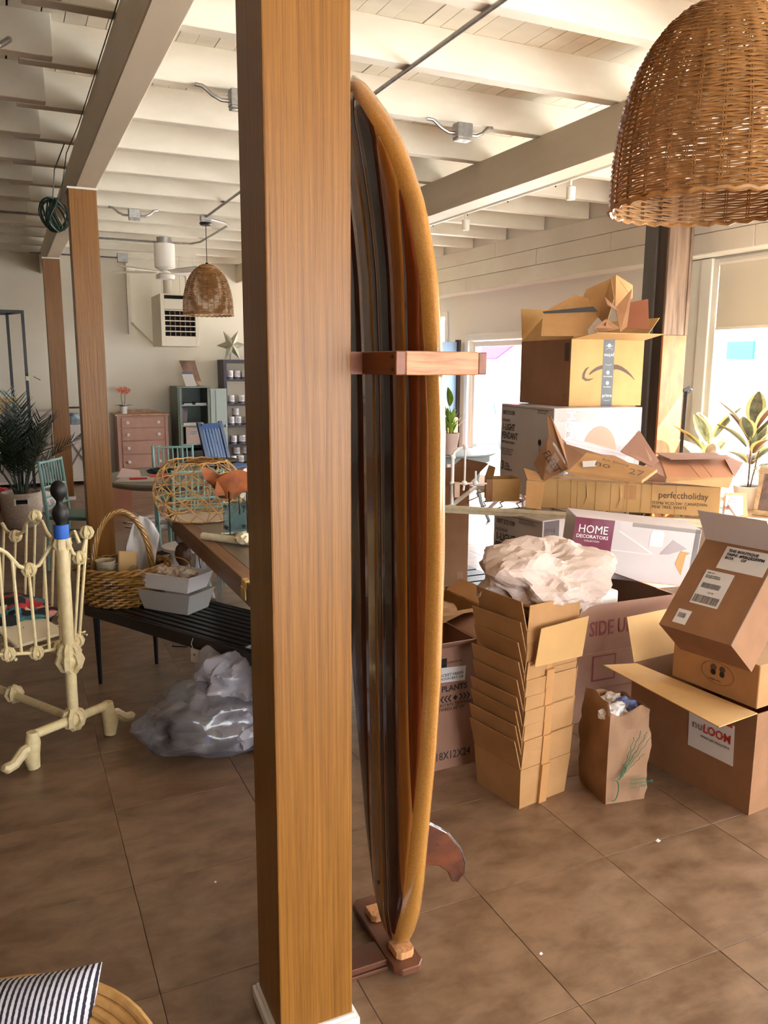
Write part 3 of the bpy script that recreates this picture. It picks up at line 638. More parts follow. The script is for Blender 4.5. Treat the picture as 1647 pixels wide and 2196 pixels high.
# printed fan picture
M_pic = mat('fan_print', (214, 207, 204), rough=.4); M_pic2 = mat('fan_print_shade', (160, 148, 148), rough=.4)
MB().slab([(.40, -.0008, .20), (.47, -.0008, .20), (.47, -.0008, .27), (.462, -.0008, .285), (.408, -.0008, .285), (.40, -.0008, .27)], .0006, nrm=(0, -1, 0)).build('fan_print', M_pic, fc)
MB().slab([(.41, -.0008, .16), (.44, -.0008, .155), (.24, -.0008, .265), (.23, -.0008, .262)], .0006, nrm=(0, -1, 0)).build('fan_print', M_pic, fc)
MB().slab([(.46, -.0008, .16), (.51, -.0008, .165), (.60, -.0008, .205), (.52, -.0008, .245)], .0006, nrm=(0, -1, 0)).build('fan_print', M_pic2, fc)
MB().slab([(.21, -.0008, .155), (.42, -.0008, .152), (.42, -.0008, .156), (.21, -.0008, .16)], .0006, nrm=(0, -1, 0)).build('fan_print', M_pic, fc)
g = MB(); g.box(FA-.03, FA+.001, -.0012, 0, 0, FH); g.build('clear_tape', M_clear, fc); MB().box(.30, FA, -.0012, -.0002, FH-.022, FH+.0006).build('clear_tape', M_clear, fc)
MB().slab([(.55, -.001, .12), (.57, -.001, .19), (.62, -.001, .185), (.60, -.001, .17), (.59, -.001, .06)], .0008, nrm=(0, -1, 0)).build('torn_patch', M_cardy, fc)
# --- lower and upper pendant-light cartons
def pendant_box(name, label, x, y, z, yaw, a, b, h, dark):
    t = carton(name, label, x, y, z, yaw, a, b, h, M_whitebox)
    s = b/.62
    MB().box(-.0006, 0, .0+.02, b-.02, h-.018, h-.0155).build('rule_line', M_ink, t)
    L_ = lambda st, yy, zz, sz, m=M_ink, **k_: onl(t, st, b-yy, h-zz, sz, m, -.0008, **k_)
    L_('1007 212 038', .025, .075, .043, sx=.75); L_('HIGHLER', .025, .125, .028); L_('1-LIGHT', .025, .185, .066, bold=.0012, sx=.78); L_('PENDANT', .022, .245, .066, bold=.0012, sx=.78)
    L_('MATTE BLACK FINISH', .025, .278, .023, sx=.85); L_('Natural Rattan Shade\n24.8 in x 20.6 in\nAssembly hardware', .025, .325, .02, M_inkg); L_('3', .025, .47, .085, bold=.002); L_('YEAR\nLIMITED\nWARRANTY', .072, .432, .022)
    L_('VENTILATOR LAMP\nPLAFOND SUSPENDU', b-.21, .03, .016, M_inkg)
    cx = b-.375*(b/.62)-.0
    MB().lathe([(0, 0), (.022, 0), (.022, .0008), (0, .0008)], 16, (-.0004, cx-.12, h-.235), M=Matrix.Rotation(R(-90), 3, 'Y')).build('canopy_print', M_ink, t)
    MB().box(-.0014, -.0004, cx-.1215, cx-.1185, h-.50, h-.235).build('cord_print', M_ink, t)
    n = 14; MB().slab([(-.0005, cx-.12+.085*math.cos(math.pi*i/n), h-.615+.13*math.sin(math.pi*i/n)**.8) for i in range(n+1)], .0008, nrm=(-1, 0, 0)).build('shade_print', mat('shade_print', (98, 62, 46), rough=.6), t)
    return t
lo = pendant_box('pendant_light_box', 'tall white pendant lamp carton on the floor under the bed frame', 2.905, 3.985, 0, 8, .36, .45, .782, True)
MB().box(.012, .14, -.0007, 0, .2, .775).build('shaded_panel', mat('shaded_print', (56, 30, 34), rough=.4), lo)  # label on the shadowed face; the shadow is put into its print colour
onf(lo, 'HOME', .03, .70, .045, M_inkg, -.001, sx=.7); onf(lo, 'DECORATORS', .03, .675, .016, M_inkg, -.001, sx=.9); onf(lo, 'Britton\n52 in\nLED Indoor Ceiling Fan', .02, .60, .014, M_inkg, -.001, sx=.7)
up_ = pendant_box('pendant_light_box', 'white pendant lamp carton on the bed frame under the smile-printed box', 3.190, 4.300, .823, -5.7, .668, .73, .618, False)
MB().box(.10, .56, -.001, -.0002, .05, .60).build('picture_print', mat('grey_print', (150, 142, 140), rough=.35, coat=.4), up_)
n = 22; MB().slab([(.35+.13*math.cos(2*math.pi*i/n), -.0012, .33+.17*math.sin(2*math.pi*i/n)) for i in range(n)], .0008, nrm=(0, -1, 0)).build('shade_picture', mat('shade_picture', (170, 124, 96), rough=.4), up_)
MB().box(.0, .668, -.0022, -.0014, .53, .618).build('clear_tape', M_clear, up_); MB().box(.0, .09, -.0024, -.0014, .0, .618).build('clear_tape', M_clear, up_); MB().box(.630, .668, -.0024, -.0014, .0, .618).build('clear_tape', M_clear, up_)
text(up_, 'HAMPTON', (.10, -.001, .60), (0, 0, -1), (1, 0, 0), .085, M_inkw, bold=.001)
# --- iron daybed frame that carries the upper pile
M_iron = mat('cream_iron', (222, 208, 176), (206, 190, 156), (30, 30, 30), rough=.42, bump=.1)
M_ironw = mat('white_iron', (232, 224, 218), rough=.4)
ta = thing('iron_bed_frame', 'white and cream iron bed frame buried under the carton pile', 'bed frame', (3.2, 4.2, 0))
e0, e1 = Vector((2.505, 4.535, 0)), Vector((3.90, 3.30, 0)); ed = (e1-e0).normalized(); en = Vector((-ed.y, ed.x, 0))
def bp(a, b, z): return e0+ed*a+en*b+Vector((0, 0, z))
MB().bar(bp(0, 0, .809), bp(1.86, 0, .809), .03, .022).bar(bp(0, -.005, .79), bp(1.86, -.005, .79), .004, .035).build('side_rail', M_iron, ta, bevel=.002)
MB().tube([bp(0, 0, .809), bp(-.05, -.03, .77), bp(-.09, -.05, .70)], .012, 6).build('rail_hook', M_iron, ta)
MB().bar(bp(.03, .98, .805), bp(1.86, .98, .805), .03, .03).build('side_rail', M_ironw, ta, bevel=.002)
MB().bar(bp(.05, .0, .806), bp(.05, .98, .806), .02, .02).bar(bp(1.8, .0, .806), bp(1.8, .98, .806), .02, .02).build('cross_rail', M_ironw, ta)
for k in range(15):
    MB().tube([bp(.14+.11*k+.02*math.sin(j*2.2), .02+.94*j/8, .812+.004*math.cos(j*2.5)) for j in range(9)], .004, 4).build('spring_wire', mat('rusty_wire', (128, 92, 78), rough=.6, metal=.3), ta)
for a in (.3, 1.0, 1.7): MB().bar(bp(a, .01, .803), bp(a, .98, .803), .025, .008).build('cross_slat', M_ironw, ta)
for a, b in ((.42, .9), (1.75, .9), (1.0, .06), (1.8, .06)): MB().tube([bp(a, b, 0), bp(a, b, .80)], .014, 8).build('leg', M_ironw, ta)
H = lambda x, y: wp(x, y, 5.15)
MB().tube([H(969, 1082), H(970, 1040), H(971, 985), H(974, 970), H(984, 962), H(998, 958), H(1022, 954)], .011, 8).build('head_hoop', M_ironw, ta, smooth=True)
MB().tube([H(998, 958), H(997, 1000), H(996, 1036), H(994, 1052)], .0065, 6).tube([H(1020, 1010), H(1020, 1036)], .0065, 6).tube([H(1000, 1000+0), H(1000, 1001)], .001, 4).build('head_spindle', M_ironw, ta, smooth=True)
MB().tube([H(970, 1037), H(1044, 1037)], .0065, 6).build('head_crossbar', M_ironw, ta)
for x, y in ((998, 958), (996, 1036), (1019, 1035), (971, 980), (970, 1037)): MB().blob(H(x, y), .018, 2, amp=.3, freq=3).build('cast_knot', M_ironw, ta, smooth=True)
MB().bar(H(974, 1050), H(985, 1050), .06, .09).build('wood_block', mat('pine_block', (210, 176, 150), rough=.7), ta)
# --- smile-printed carton with open flaps
az = carton('smile_box', 'brown carton with dark printed tape and smile arrow, flaps open, on the pendant carton', 3.429, 4.464, 1.4425, -3.5, .589, .64, .443, M_cardy, True,
            [('f', .23, 82, .03), ('l', .235, -42, .02), ('b', .24, 12), ('r', .2, 40)], fm=M_cardy)
# shade of the left face, laid on as a darker card panel
decal(az, 'side_panel', (-.0002, .639, .001), (0, -1, 0), (0, 0, 1), .638, .441, mat('cardboard_shaded', (142, 98, 68), (150, 106, 76), (4, 4, 4), rough=.85))
MB().box(.255, .345, -.0012, -.0002, .0, .443).build('printed_tape', M_ptape, az)
for s, zz, sz, fl_ in (('prime', .06, .034, 0), ('prime', .33, .034, 1), ('free delivery', .125, .012, 0), ('free streaming', .195, .012, 0), ('streaming tv', .40, .011, 0)):
    if fl_: text(az, s, (.30, -.0014, zz+.02), (-1, 0, 0), (0, 0, -1), sz, M_inkw, align='CENTER')
    else: onf(az, s, .30, zz, sz, M_inkw, -.0014, align='CENTER')
for zz, k in ((.045, -1), (.375, 1), (.285, -1)):
    stroke(az, [(.30+.028*math.cos(a), -.0018, zz+k*.010*math.sin(a)) for a in [.3+i*.25 for i in range(11)]], .0011, M_inkw, 'smile_print')
for zz in (.155, .225, .405): MB().lathe([(0, 0), (.013, 0), (.013, .0006), (0, .0006)], 8, (.30, -.0014, zz), M=Matrix.Rotation(R(90), 3, 'X')).build('icon_print', M_inkw, az)
# smile arrow: tapered arc either side of the tape and a hooked head
def arc_band(t, cx, cz, r0, a0, a1, w0, w1, n=14):
    up2 = []; dn = []
    for i in range(n+1):
        f = i/n; a = a0+(a1-a0)*f; w_ = (w0+(w1-w0)*f)/2; d = Vector((math.cos(a), 0, math.sin(a))); c = Vector((cx, -.0008, cz)); up2.append(c+d*(r0+w_)); dn.append(c+d*(r0-w_))
    vs = up2+dn; MB().add(vs, [(i, i+1, n+2+i, n+1+i) for i in range(n)]).build('smile_arrow', M_inkf_d, t)
M_inkf_d = mat('smile_ink', (84, 60, 48), rough=.7)
def band(t, pts, ws, m, name='smile_arrow'):
    g = MB(); vs = []
    for k, (x, z) in enumerate(pts):
        a_, b_2 = pts[max(k-1, 0)], pts[min(k+1, len(pts)-1)]; d = Vector((b_2[0]-a_[0], 0, b_2[1]-a_[1])).normalized(); n_ = Vector((-d.z, 0, d.x)); c = Vector((x, -.0009, z)); vs += [c+n_*ws[k]/2, c-n_*ws[k]/2]
    return g.add(vs, [(2*k, 2*k+1, 2*k+3, 2*k+2) for k in range(len(pts)-1)]).build(name, m, t)
band(az, [(.150, .212), (.175, .232), (.205, .248), (.235, .258), (.256, .262)], [.010, .018, .022, .024, .026], M_inkf_d)
band(az, [(.344, .262), (.375, .262), (.41, .252), (.45, .233), (.49, .207), (.525, .175)], [.034, .031, .027, .021, .013, .003], M_inkf_d)
band(az, [(.145, .262), (.122, .245), (.106, .215), (.104, .190), (.125, .176), (.155, .176), (.185, .186)], [.004, .015, .02, .022, .018, .013, .003], M_inkf_d)
MB().box(-.0012, -.0006, .02, .075, .30, .42).build('warning_print', M_inkf_d, az); MB().box(-.0012, -.0006, .03, .09, .03, .034).build('arrow_print', M_inkf_d, az)
for yy in (.045, .07): MB().box(-.0012, -.0006, yy, yy+.005, .04, .085).build('arrow_print', M_inkf_d, az)
# crushed cartons stuffed in it
def loose_flap(name, label, pts, m, t=.005, cat='cardboard', extra=None, group='crushed cardboard in the smile-printed box'):
    c = sum((Vector(p) for p in pts[0]), Vector((0, 0, 0)))/len(pts[0]); o = thing(name, label, cat, tuple(c), group=group)
    for p in pts: MB().slab([Vector(q_) for q_ in p], t).build('panel', m, o, bevel=.0008)
    return o
loose_flap('crushed_carton', 'tallest flattened carton sticking up from the smile-printed box', [[wp(1258, 620, 5.548), wp(1310, 597, 5.496), wp(1283, 680, 5.392), wp(1232, 690, 5.444), wp(1240, 655, 5.496)],
    [wp(1311, 598, 5.496), wp(1284, 681, 5.392), wp(1300, 700, 5.185), wp(1318, 640, 5.289)], [wp(1312, 598, 5.496), wp(1322, 590, 5.475), wp(1357, 612, 5.600), wp(1357, 640, 5.600), wp(1320, 660, 5.496)]], M_card)
loose_flap('crushed_carton', 'flattened printed carton behind the dark taped flap', [[wp(1165, 668, 5.392), wp(1235, 632, 5.496), wp(1262, 640, 5.496), wp(1282, 680, 5.392), wp(1250, 720, 5.289), wp(1160, 720, 5.289)]], M_card)
loose_flap('crushed_carton', 'bent carton panel beside the dark post side of the pile', [[wp(1320, 660, 5.392), wp(1356, 618, 5.496), wp(1345, 700, 5.341), wp(1330, 712, 5.289)], [wp(1296, 635, 5.289), wp(1328, 667, 5.185), wp(1302, 652, 5.133)],
    [wp(1272, 704, 5.185), wp(1300, 684, 5.185), wp(1330, 704, 5.237), wp(1280, 716, 5.237)]], M_cardd)
loose_flap('crushed_carton', 'reddish brown carton panel right behind the smile-printed box', [[wp(1352, 648, 5.600), wp(1390, 641, 5.600), wp(1392, 706, 5.548), wp(1340, 704, 5.548)]], mat('cardboard_red', (122, 70, 42), rough=.85))
o = MB().slab([wp(1163, 668, 5.185), wp(1272, 657, 5.102), wp(1283, 668, 5.081), wp(1167, 672, 5.175)], .003).build('printed_tape', M_ptape, None); tag(o, 'strip of dark printed tape along the open left flap', 'tape')
# --- long holiday-tree carton
ph = carton('tree_box', 'long battered golden tree carton with white shipping label across the bed frame', 3.035, 4.185, .824, -41.6, 1.05, .31, .180, M_cardy)
onf(ph, 'perfectholiday', .70, .10, .058, M_inkf_d, -.0006, sx=.85); onf(ph, 'ITEM# VCO-5W: CANADIAN\nPINE TREE, WHITE', .665, .06, .026, M_inkf_d, -.0006, sx=.95, up=(.2, 0, 1))
for x in (.10, .18, .22, .33, .42, .52, .60, .66, .80): MB().box(x, x+.003, -.0022, .0, .004, .181).box(x, x+.003, 0, .30, .180, .1825).build('crease', M_cardy, ph)
for x in (.26, .46): MB().slab([(x, -.003, .02), (x+.02, -.006, .08), (x+.012, -.003, .168), (x+.026, -.001, .1)], .002, nrm=(0, -1, 0)).build('crease', M_cardy, ph)
MB().box(-.001, 1.05, .06, .14, .1805, .1815).build('brown_tape', mat('dark_tape', (158, 112, 56), rough=.35, coat=.3), ph); MB().box(.50, .57, -.0012, 0, .08, .17).build('brown_tape', M_tape, ph)
MB().box(.72, .98, .03, .20, .1820, .1828).build('shipping_label', M_label, ph); barcode(ph, (.76, .08, .183), (0, 1, 0), (-1, 0, 0), .08, .03, n=10); MB().box(.99, 1.03, .06, .12, .1815, .1825).build('blue_sticker', mat('blue_sticker', (70, 60, 170), rough=.4), ph)
MB().slab([(-.003, 0, .002), (-.003, 0, .18), (-.045, -.075, .182), (-.05, -.08, .006)], .004).build('flap', M_cardd, ph, bevel=.001)
for k in range(5): text(ph, 'XK NM', (-.02, -.045+.0, .14-.022*k), (.5, -.86, 0), (0, 0, 1), .014, M_inkf)
# --- small open carton at the left end of the table
sl = carton('small_open_box', 'small golden open carton at the left end of the bed frame', 2.868, 4.50, .824, -14, .19, .17, .15, M_cardy, True, [('l', .08, -15)])
MB().slab([(-.002, .0, 0.001), (-.002, .0, .15), (-.06, -.04, .155), (-.06, -.04, .005)], .004).build('flap', M_cardd, sl)
# --- cartons between: FLEET box, no 27 box, open box on the right, tri flap
def pw(*a): return [wp(*q_) for q_ in a]
fx = loose_flap('fleece_box', 'torn open carton lettered FLEE leaning before the pendant carton', [pw((1145, 993, 4.72), (1175, 935, 4.72), (1218, 1005, 4.6), (1165, 1033, 4.62)), pw((1172, 886, 4.78), (1180, 892, 4.76), (1206, 945, 4.7), (1219, 1004, 4.58), (1196, 960, 4.68), (1177, 935, 4.72)),
    pw((1207, 948, 4.85), (1300, 968, 5.0), (1345, 990, 5.0), (1350, 1035, 4.9), (1215, 1010, 4.75))], M_cardd, cat='box', group=None)
text(fx, 'FLEET', wp(1163, 972, 4.64), wp(1178, 996, 4.6)-wp(1163, 972, 4.64), wp(1172, 965, 4.64)-wp(1163, 972, 4.64), .06, M_ink)
MB().slab(pw((1206, 941, 4.76), (1260, 948, 4.85), (1345, 972, 4.9), (1352, 978, 4.86), (1290, 972, 4.8), (1215, 950, 4.7)), .006).build('bubble_mailer', mat('mailer', (206, 196, 206), rough=.25, coat=.4), fx)
MB().slab(pw((1170, 1005, 4.60), (1190, 970, 4.60), (1200, 985, 4.58), (1180, 1015, 4.58)), .001).build('clear_tape', M_clear, fx)
ML = thing('marked_box', 'tan carton with handwritten no 27 lying behind the long carton', 'box', tuple(wp(1300, 1005, 4.5)))
MB().slab(pw((1258, 970, 4.66), (1410, 1006, 4.5), (1377, 1030, 4.38), (1218, 1010, 4.5)), .018, nrm=(0, 0, -1)).build('box_body', M_card, ML, bevel=.002)
pu_ = (wp(1330, 990, 4.58)-wp(1280, 978, 4.62)).normalized(); pv_ = (wp(1258, 970, 4.66)-wp(1240, 988, 4.58)).normalized()
text(ML, 'no    27', wp(1270, 1004, 4.50)+Vector((0, 0, .016))-fwd*.03, pu_, pv_, .085, M_inkf_d); text(ML, 'Rm Dining', wp(1288, 992, 4.56)+Vector((0, 0, .012))-fwd*.02, pu_, pv_, .035, M_inkf_d)
MB().slab(pw((1249, 990, 4.56), (1279, 988, 4.56), (1278, 1000, 4.52), (1250, 1002, 4.52)), .002, nrm=(0, 0, 1)).build('small_label', M_label, ML)
loose_flap('carton_flap', 'brown triangular carton flap standing before the dark post', [pw((1371, 922, 4.75), (1413, 988, 4.68), (1399, 1001, 4.66), (1330, 968, 4.72))], M_cardp, group=None)
ob = thing('open_tray_box', 'wide open reddish carton on the right end of the pile', 'box', tuple(wp(1490, 1030, 4.9)))
MB().slab(pw((1413, 975, 5.15), (1560, 975, 5.25), (1573, 1023, 4.85), (1430, 1024, 4.75)), .004).build('back_panel', mat('cardboard_inner', (168, 112, 76), rough=.85), ob, bevel=.001)
MB().slab(pw((1430, 1024, 4.75), (1573, 1023, 4.85), (1564, 1047, 4.82), (1428, 1034, 4.7)), .004).build('front_panel', M_card, ob, bevel=.001)
MB().slab(pw((1413, 975, 5.15), (1430, 1024, 4.75), (1426, 1034, 4.7), (1390, 1030, 4.8), (1380, 1000, 4.9)), .004).build('side_panel', M_cardp, ob)
MB().slab(pw((1405, 972, 5.1), (1438, 986, 4.95), (1562, 984, 5.0), (1535, 972, 5.2)), .004).build('flap', M_cardp, ob)
MB().slab(pw((1562, 978, 5.2), (1594, 992, 5.1), (1575, 1023, 4.85), (1555, 985, 5.1)), .004).build('flap', M_cardp, ob)
for (a, b) in (((1470, 986), (1500, 1023)), ((1497, 986), (1527, 1023))): MB().tube(pw((a[0], a[1], 4.98), (b[0], b[1], 4.78)), .0025, 4).build('crease', M_cardp, ob)
tc_ = loose_flap('torn_carton', 'small torn tan carton wedged beside the long carton', [pw((1122, 1003, 4.72), (1152, 1012, 4.7), (1168, 1032, 4.62), (1131, 1028, 4.62)), pw((1129, 1030, 4.62), (1168, 1034, 4.6), (1160, 1092, 4.5), (1126, 1088, 4.52))], M_card, cat='box', group=None)
#@@PART3
# ================================================================== DARK RECLAIMED POST, CHEST, PLANTS ON THE RIGHT
dp = thing('reclaimed_post', 'weathered dark plank post with orange lower half behind the smile-printed box', 'post', (5.34, 5.64, 0))
M_grey = mat('weathered_plank', (96, 74, 60), (142, 118, 98), (26, 20, 1.6), rough=.8, bump=.6, detail=7, bdist=.004); M_dk = mat('dark_beam_wood', (44, 30, 24), (58, 42, 34), (10, 10, 1.2), rough=.7, bump=.3)
M_oran = mat('orange_plank', (140, 82, 36), (176, 116, 60), (9, 9, 3), rough=.5, bump=.3, detail=6); M_stl = mat('steel_plate', (82, 76, 72), rough=.55, metal=.3)
MB().box(5.225, 5.485, 5.55, 5.78, 0, 3.24).build('core', M_dk, dp)
MB().box(5.20, 5.224, 5.66, 5.80, 0, 3.24).build('steel_plate', M_stl, dp)
MB().box(5.22, 5.455, 5.525, 5.549, 1.985, 3.24).build('plank', M_grey, dp, bevel=.003)['label'] = 'grey weathered upper plank'
MB().box(5.456, 5.492, 5.52, 5.549, 1.985, 3.24).build('plank', M_grey, dp, bevel=.003)
MB().box(5.22, 5.49, 5.525, 5.549, .0, 1.983).build('plank', M_oran, dp, bevel=.003)['label'] = 'orange lower plank'
ez = thing('display_easel', 'black folding easel behind the reclaimed post', 'easel', (5.7, 5.6, 0))
MB().bar(wp(1450, 1100, 7.35)*1, wp(1471, 840, 7.35), .03, .03).build('leg', M_black, ez); MB().bar(wp(1466, 838, 7.35), wp(1480, 832, 7.35), .03, .03).tube([wp(1478, 832, 7.35), wp(1484, 836, 7.35), wp(1480, 841, 7.35), wp(1466, 850, 7.35)], .007, 6).build('clamp', M_black, ez)
bt = thing('hanging_tag', 'small brown card hanging in the right window', 'tag', (5.93, 4.44, 1.5)); MB().slab([(5.93, 4.60, 1.80), (5.93, 4.50, 1.80), (5.93, 4.50, 1.66), (5.93, 4.61, 1.66)], .004).build('card', mat('tag_brown', (132, 76, 50), rough=.8), bt); MB().tube([(5.93, 4.56, 1.80), (5.95, 4.56, 2.04)], .0015, 4).build('string', M_black, bt)
# painted chest with things on top
M_chest = mat('grey_white_chest', (206, 198, 188), (196, 188, 178), (4, 4, 4), rough=.5)
ch = thing('painted_chest', 'pale painted chest with wooden top by the right window', 'chest', (4.9, 4.0, 0), R(-6), world=False)
MB().box(-.42, .60, -.30, .32, .05, .635).build('body', M_chest, ch, bevel=.006); MB().box(-.45, .63, -.33, .34, .635, .67).build('top', mat('chest_wood_top', (206, 176, 138), (190, 156, 116), (3, 20, 20), rough=.45), ch, bevel=.005)
for x in (-.40, .02):
    MB().box(x, x+.38, -.312, -.30, .36, .60).build('drawer', M_chest, ch, bevel=.003); d = MB().blob((x+.19, -.335, .49), .022, 2).tube([(x+.19, -.312, .49), (x+.19, -.33, .49)], .008, 8).build('knob', mat('knob_wood', (150, 128, 108), rough=.5), ch, smooth=True)
for x in (-.38, .52):
    for y in (-.26, .26): MB().box(x, x+.05, y, y+.05, 0, .05).build('foot', M_chest, ch)
pt = thing('framed_painting', 'small framed dark landscape painting leaning at the right edge on the chest', 'painting', (4.80, 4.02, .67))
P0, P1, PU = Vector((4.78, 4.075, .672)), Vector((4.86, 3.80, .672)), Vector((.09, .03, .33)); n_ = (P1-P0).cross(PU).normalized()
for a, b, c, d in ((0, 0, 1, .12), (0, .88, 1, 1), (0, .12, .12, .88), (.88, .12, 1, .88)):
    q = lambda u, v: P0+(P1-P0)*u+PU*v
    MB().slab([q(a, b), q(c, b), q(c, d), q(a, d)], .02, nrm=-n_).build('frame_side', mat('frame_gilt', (186, 164, 132), (160, 136, 104), (30, 30, 30), rough=.5), pt, bevel=.003)
q = lambda u, v: P0+(P1-P0)*u+PU*v
MB().slab([q(.12, .12), q(.88, .12), q(.88, .88), q(.12, .88)], .008, nrm=-n_).build('canvas', mat('dark_landscape', (58, 62, 56), (134, 106, 112), (9, 9, 12), rough=.5, detail=5), pt)
hp = thing('hand_print_frame', 'wood framed white and pink print behind the tree carton end', 'picture', (4.3, 3.85, .66))
a0, a1 = wp(1547, 1113, 5.3), wp(1602, 1110, 5.3); b0, b1 = wp(1553, 1058, 5.4), wp(1600, 1060, 5.4)
MB().slab([a0, a1, b1, b0], .012).build('frame_back', mat('oak_frame', (200, 160, 118), rough=.5), hp)
L4 = lambda u, v: (a0.lerp(a1, u)).lerp(b0.lerp(b1, u), v)-fwd*.016
MB().slab([L4(.04, .12), L4(.8, .12), L4(.8, .92), L4(.04, .92)], .002).build('print_sheet', M_label, hp)
for k, (u, v) in enumerate([(.1, .35), (.16, .5), (.2, .65), (.3, .78)]): MB().slab([L4(u, v)-fwd*.004, L4(u+.42, v-.02)-fwd*.004, L4(u+.44, v+.07)-fwd*.004, L4(u, v+.12)-fwd*.004], .001).build('pink_stroke', mat('pink_ink', (224, 176, 180), rough=.6), hp)
# leaves
def leaf(g, base, tip, wd, up=(0, 0, 1), fold=.25, n=7, mi=0, droop=0., rim=None):
    base, tip = Vector(base), Vector(tip); d = tip-base; s = d.cross(Vector(up)); s = s.normalized() if s.length > 1e-6 else Vector((1, 0, 0)); nn = s.cross(d).normalized()
    vs = []
    for i in range(n+1):
        f = i/n; w_ = wd*.5*math.sin(math.pi*min(1, f*.93+.05))**.75*(1-.25*f); c = base+d*f+nn*(.12*d.length*math.sin(math.pi*f)*fold)-Vector((0, 0, droop*f*f*d.length))
        vs += [c-s*w_+nn*w_*fold, c-s*w_*.6+nn*w_*fold*.5, c, c+s*w_*.6+nn*w_*fold*.5, c+s*w_+nn*w_*fold]
    for i in range(n):
        for k in range(4):
            a = i*5+k; g.add([vs[a], vs[a+1], vs[a+6], vs[a+5]], [(0, 1, 2, 3)], mi if k in (1, 2) or rim is None else rim)
    return g
M_lf = mat('rubber_leaf', (70, 72, 48), (120, 116, 88), (18, 18, 18), rough=.3, coat=.3); M_lfy = mat('rubber_leaf_rim', (214, 206, 150), (190, 190, 120), (20, 20, 20), rough=.35); M_lfr = mat('rubber_leaf_red', (112, 62, 46), (84, 56, 40), (16, 16, 16), rough=.3)
M_stem = mat('plant_stem', (110, 84, 60), rough=.6); M_soil = mat('soil', (50, 38, 30), rough=.95)
def rubber(name, label, loc, h, n, seed, potr, poth, potm):
    t = thing(name, label, 'plant', loc, world=False); rr_ = random.Random(seed)
    MB().lathe([(potr*.72, 0), (potr, poth), (potr*.93, poth), (potr*.9, poth*.9)], 24).build('pot', potm, t, smooth=True, angle=35)
    MB().lathe([(0, poth*.9), (potr*.9, poth*.9)], 20, cap=False).build('soil', M_soil, t)
    MB().tube([(0, 0, poth*.85), (.01, .01, poth+h*.4), (-.01, .02, poth+h*.75)], .007, 6).tube([(.02, 0, poth*.85), (.06, -.03, poth+h*.5)], .006, 6).build('stem', M_stem, t, smooth=True)
    for k in range(n):
        f = k/n; a = k*2.4+rr_.uniform(-.3, .3); z = poth+h*(.12+.6*f); r0 = .02; rise = .3+.9*f; L_ = h*(.46+.14*rr_.random())
        b = Vector((math.cos(a)*r0, math.sin(a)*r0, z)); d = Vector((math.cos(a), math.sin(a), rise)).normalized()
        g = leaf(MB(), b+d*.03, b+d*L_, L_*.46, fold=.25, rim=1, droop=.15*(1-f)); g.tube([b, b+d*.04], .003, 4, mi=1)
        g.build('leaf', [M_lfr if k % 4 == 3 else M_lf, M_lfy], t, smooth=True)
    return t
M_wpot = mat('white_pot', (226, 222, 218), rough=.35)
rubber('rubber_plant', 'variegated rubber plant in ribbed white pot on the chest by the window', (4.98, 4.30, .67), .62, 17, 3, .105, .17, M_wpot)
rubber('rubber_plant', 'variegated rubber plant just right of the reclaimed post', (5.62, 5.30, .42), .72, 14, 8, .12, .16, M_wpot)
wp_ = thing('white_planter', 'plain white planter beside the rubber plant in front of the window', 'planter', (5.02, 4.12, .67), world=False)
MB().lathe([(.075, 0), (.09, .02), (.10, .30), (.085, .34), (.08, .34), (.08, .30), (0, .29)], 28).build('pot_body', M_wpot, wp_, smooth=True); MB().lathe([(.088, .325), (.1, .335), (.088, .345)], 28, cap=False).build('rim', M_wpot, wp_, smooth=True)
ws = thing('window_bench', 'low white bench under the right window', 'bench', (5.65, 4.4, 0)); MB().box(5.56, 5.96, 3.0, 5.47, .38, .42).build('seat', M_trim, ws, bevel=.004)
for y in (3.05, 5.3): MB().box(5.58, 5.93, y, y+.05, 0, .38).build('leg', M_trim, ws)
# blue-grey round table with potted plant, blue door, chairs by the entrance
M_bg = mat('blue_grey_paint', (160, 176, 178), rough=.5)
bt2 = thing('side_table', 'pale blue grey round table by the sunny doorway', 'table', (4.55, 7.95, 0), world=False)
MB().lathe([(.0, .735), (.44, .735), (.46, .745), (.46, .76), (0, .765)], 36).lathe([(.36, .66), (.40, .66), (.40, .735), (.36, .735)], 30, cap=False).build('table_top', M_bg, bt2, smooth=True, angle=30)
for k in range(4):
    a = R(40+90*k); c, s = math.cos(a), math.sin(a); MB().tube([(c*.30, s*.30, .66), (c*.27, s*.27, .45), (c*.33, s*.33, .2), (c*.43, s*.43, .0)], [.03, .024, .02, .018], 8).build('leg', M_bg, bt2, smooth=True)
gp = thing('potted_plant', 'bright green leafy plant in pale pink pot on the blue grey table', 'plant', (4.33, 7.68, .766), world=False)
MB().lathe([(.075, 0), (.105, .23), (.097, .23), (.093, .2), (0, .2)], 22).build('pot', mat('blush_pot', (214, 190, 184), rough=.5), gp, smooth=True, angle=35)
M_gl = mat('bright_leaf', (96, 150, 44), (150, 180, 80), (14, 14, 14), rough=.4)
r2 = random.Random(5)
for k in range(26):
    a = k*2.4; L_ = r2.uniform(.10, .22); d = Vector((math.cos(a)*.6, math.sin(a)*.6, r2.uniform(.5, 1.5))).normalized(); b = Vector((math.cos(a)*.03, math.sin(a)*.03, .2+.012*k*.6))
    leaf(MB(), b, b+d*L_, .045, fold=.3).build('leaf', M_gl, gp, smooth=True)
g = MB(); g.tube([(0, 0, .2), (.02, 0, .4), (-.02, -.02, .52)], .004, 5); g.build('stem', M_gl, gp); leaf(MB(), (-.02, -.02, .52), (-.05, -.03, .72), .11, fold=.3).build('leaf', M_gl, gp, smooth=True)
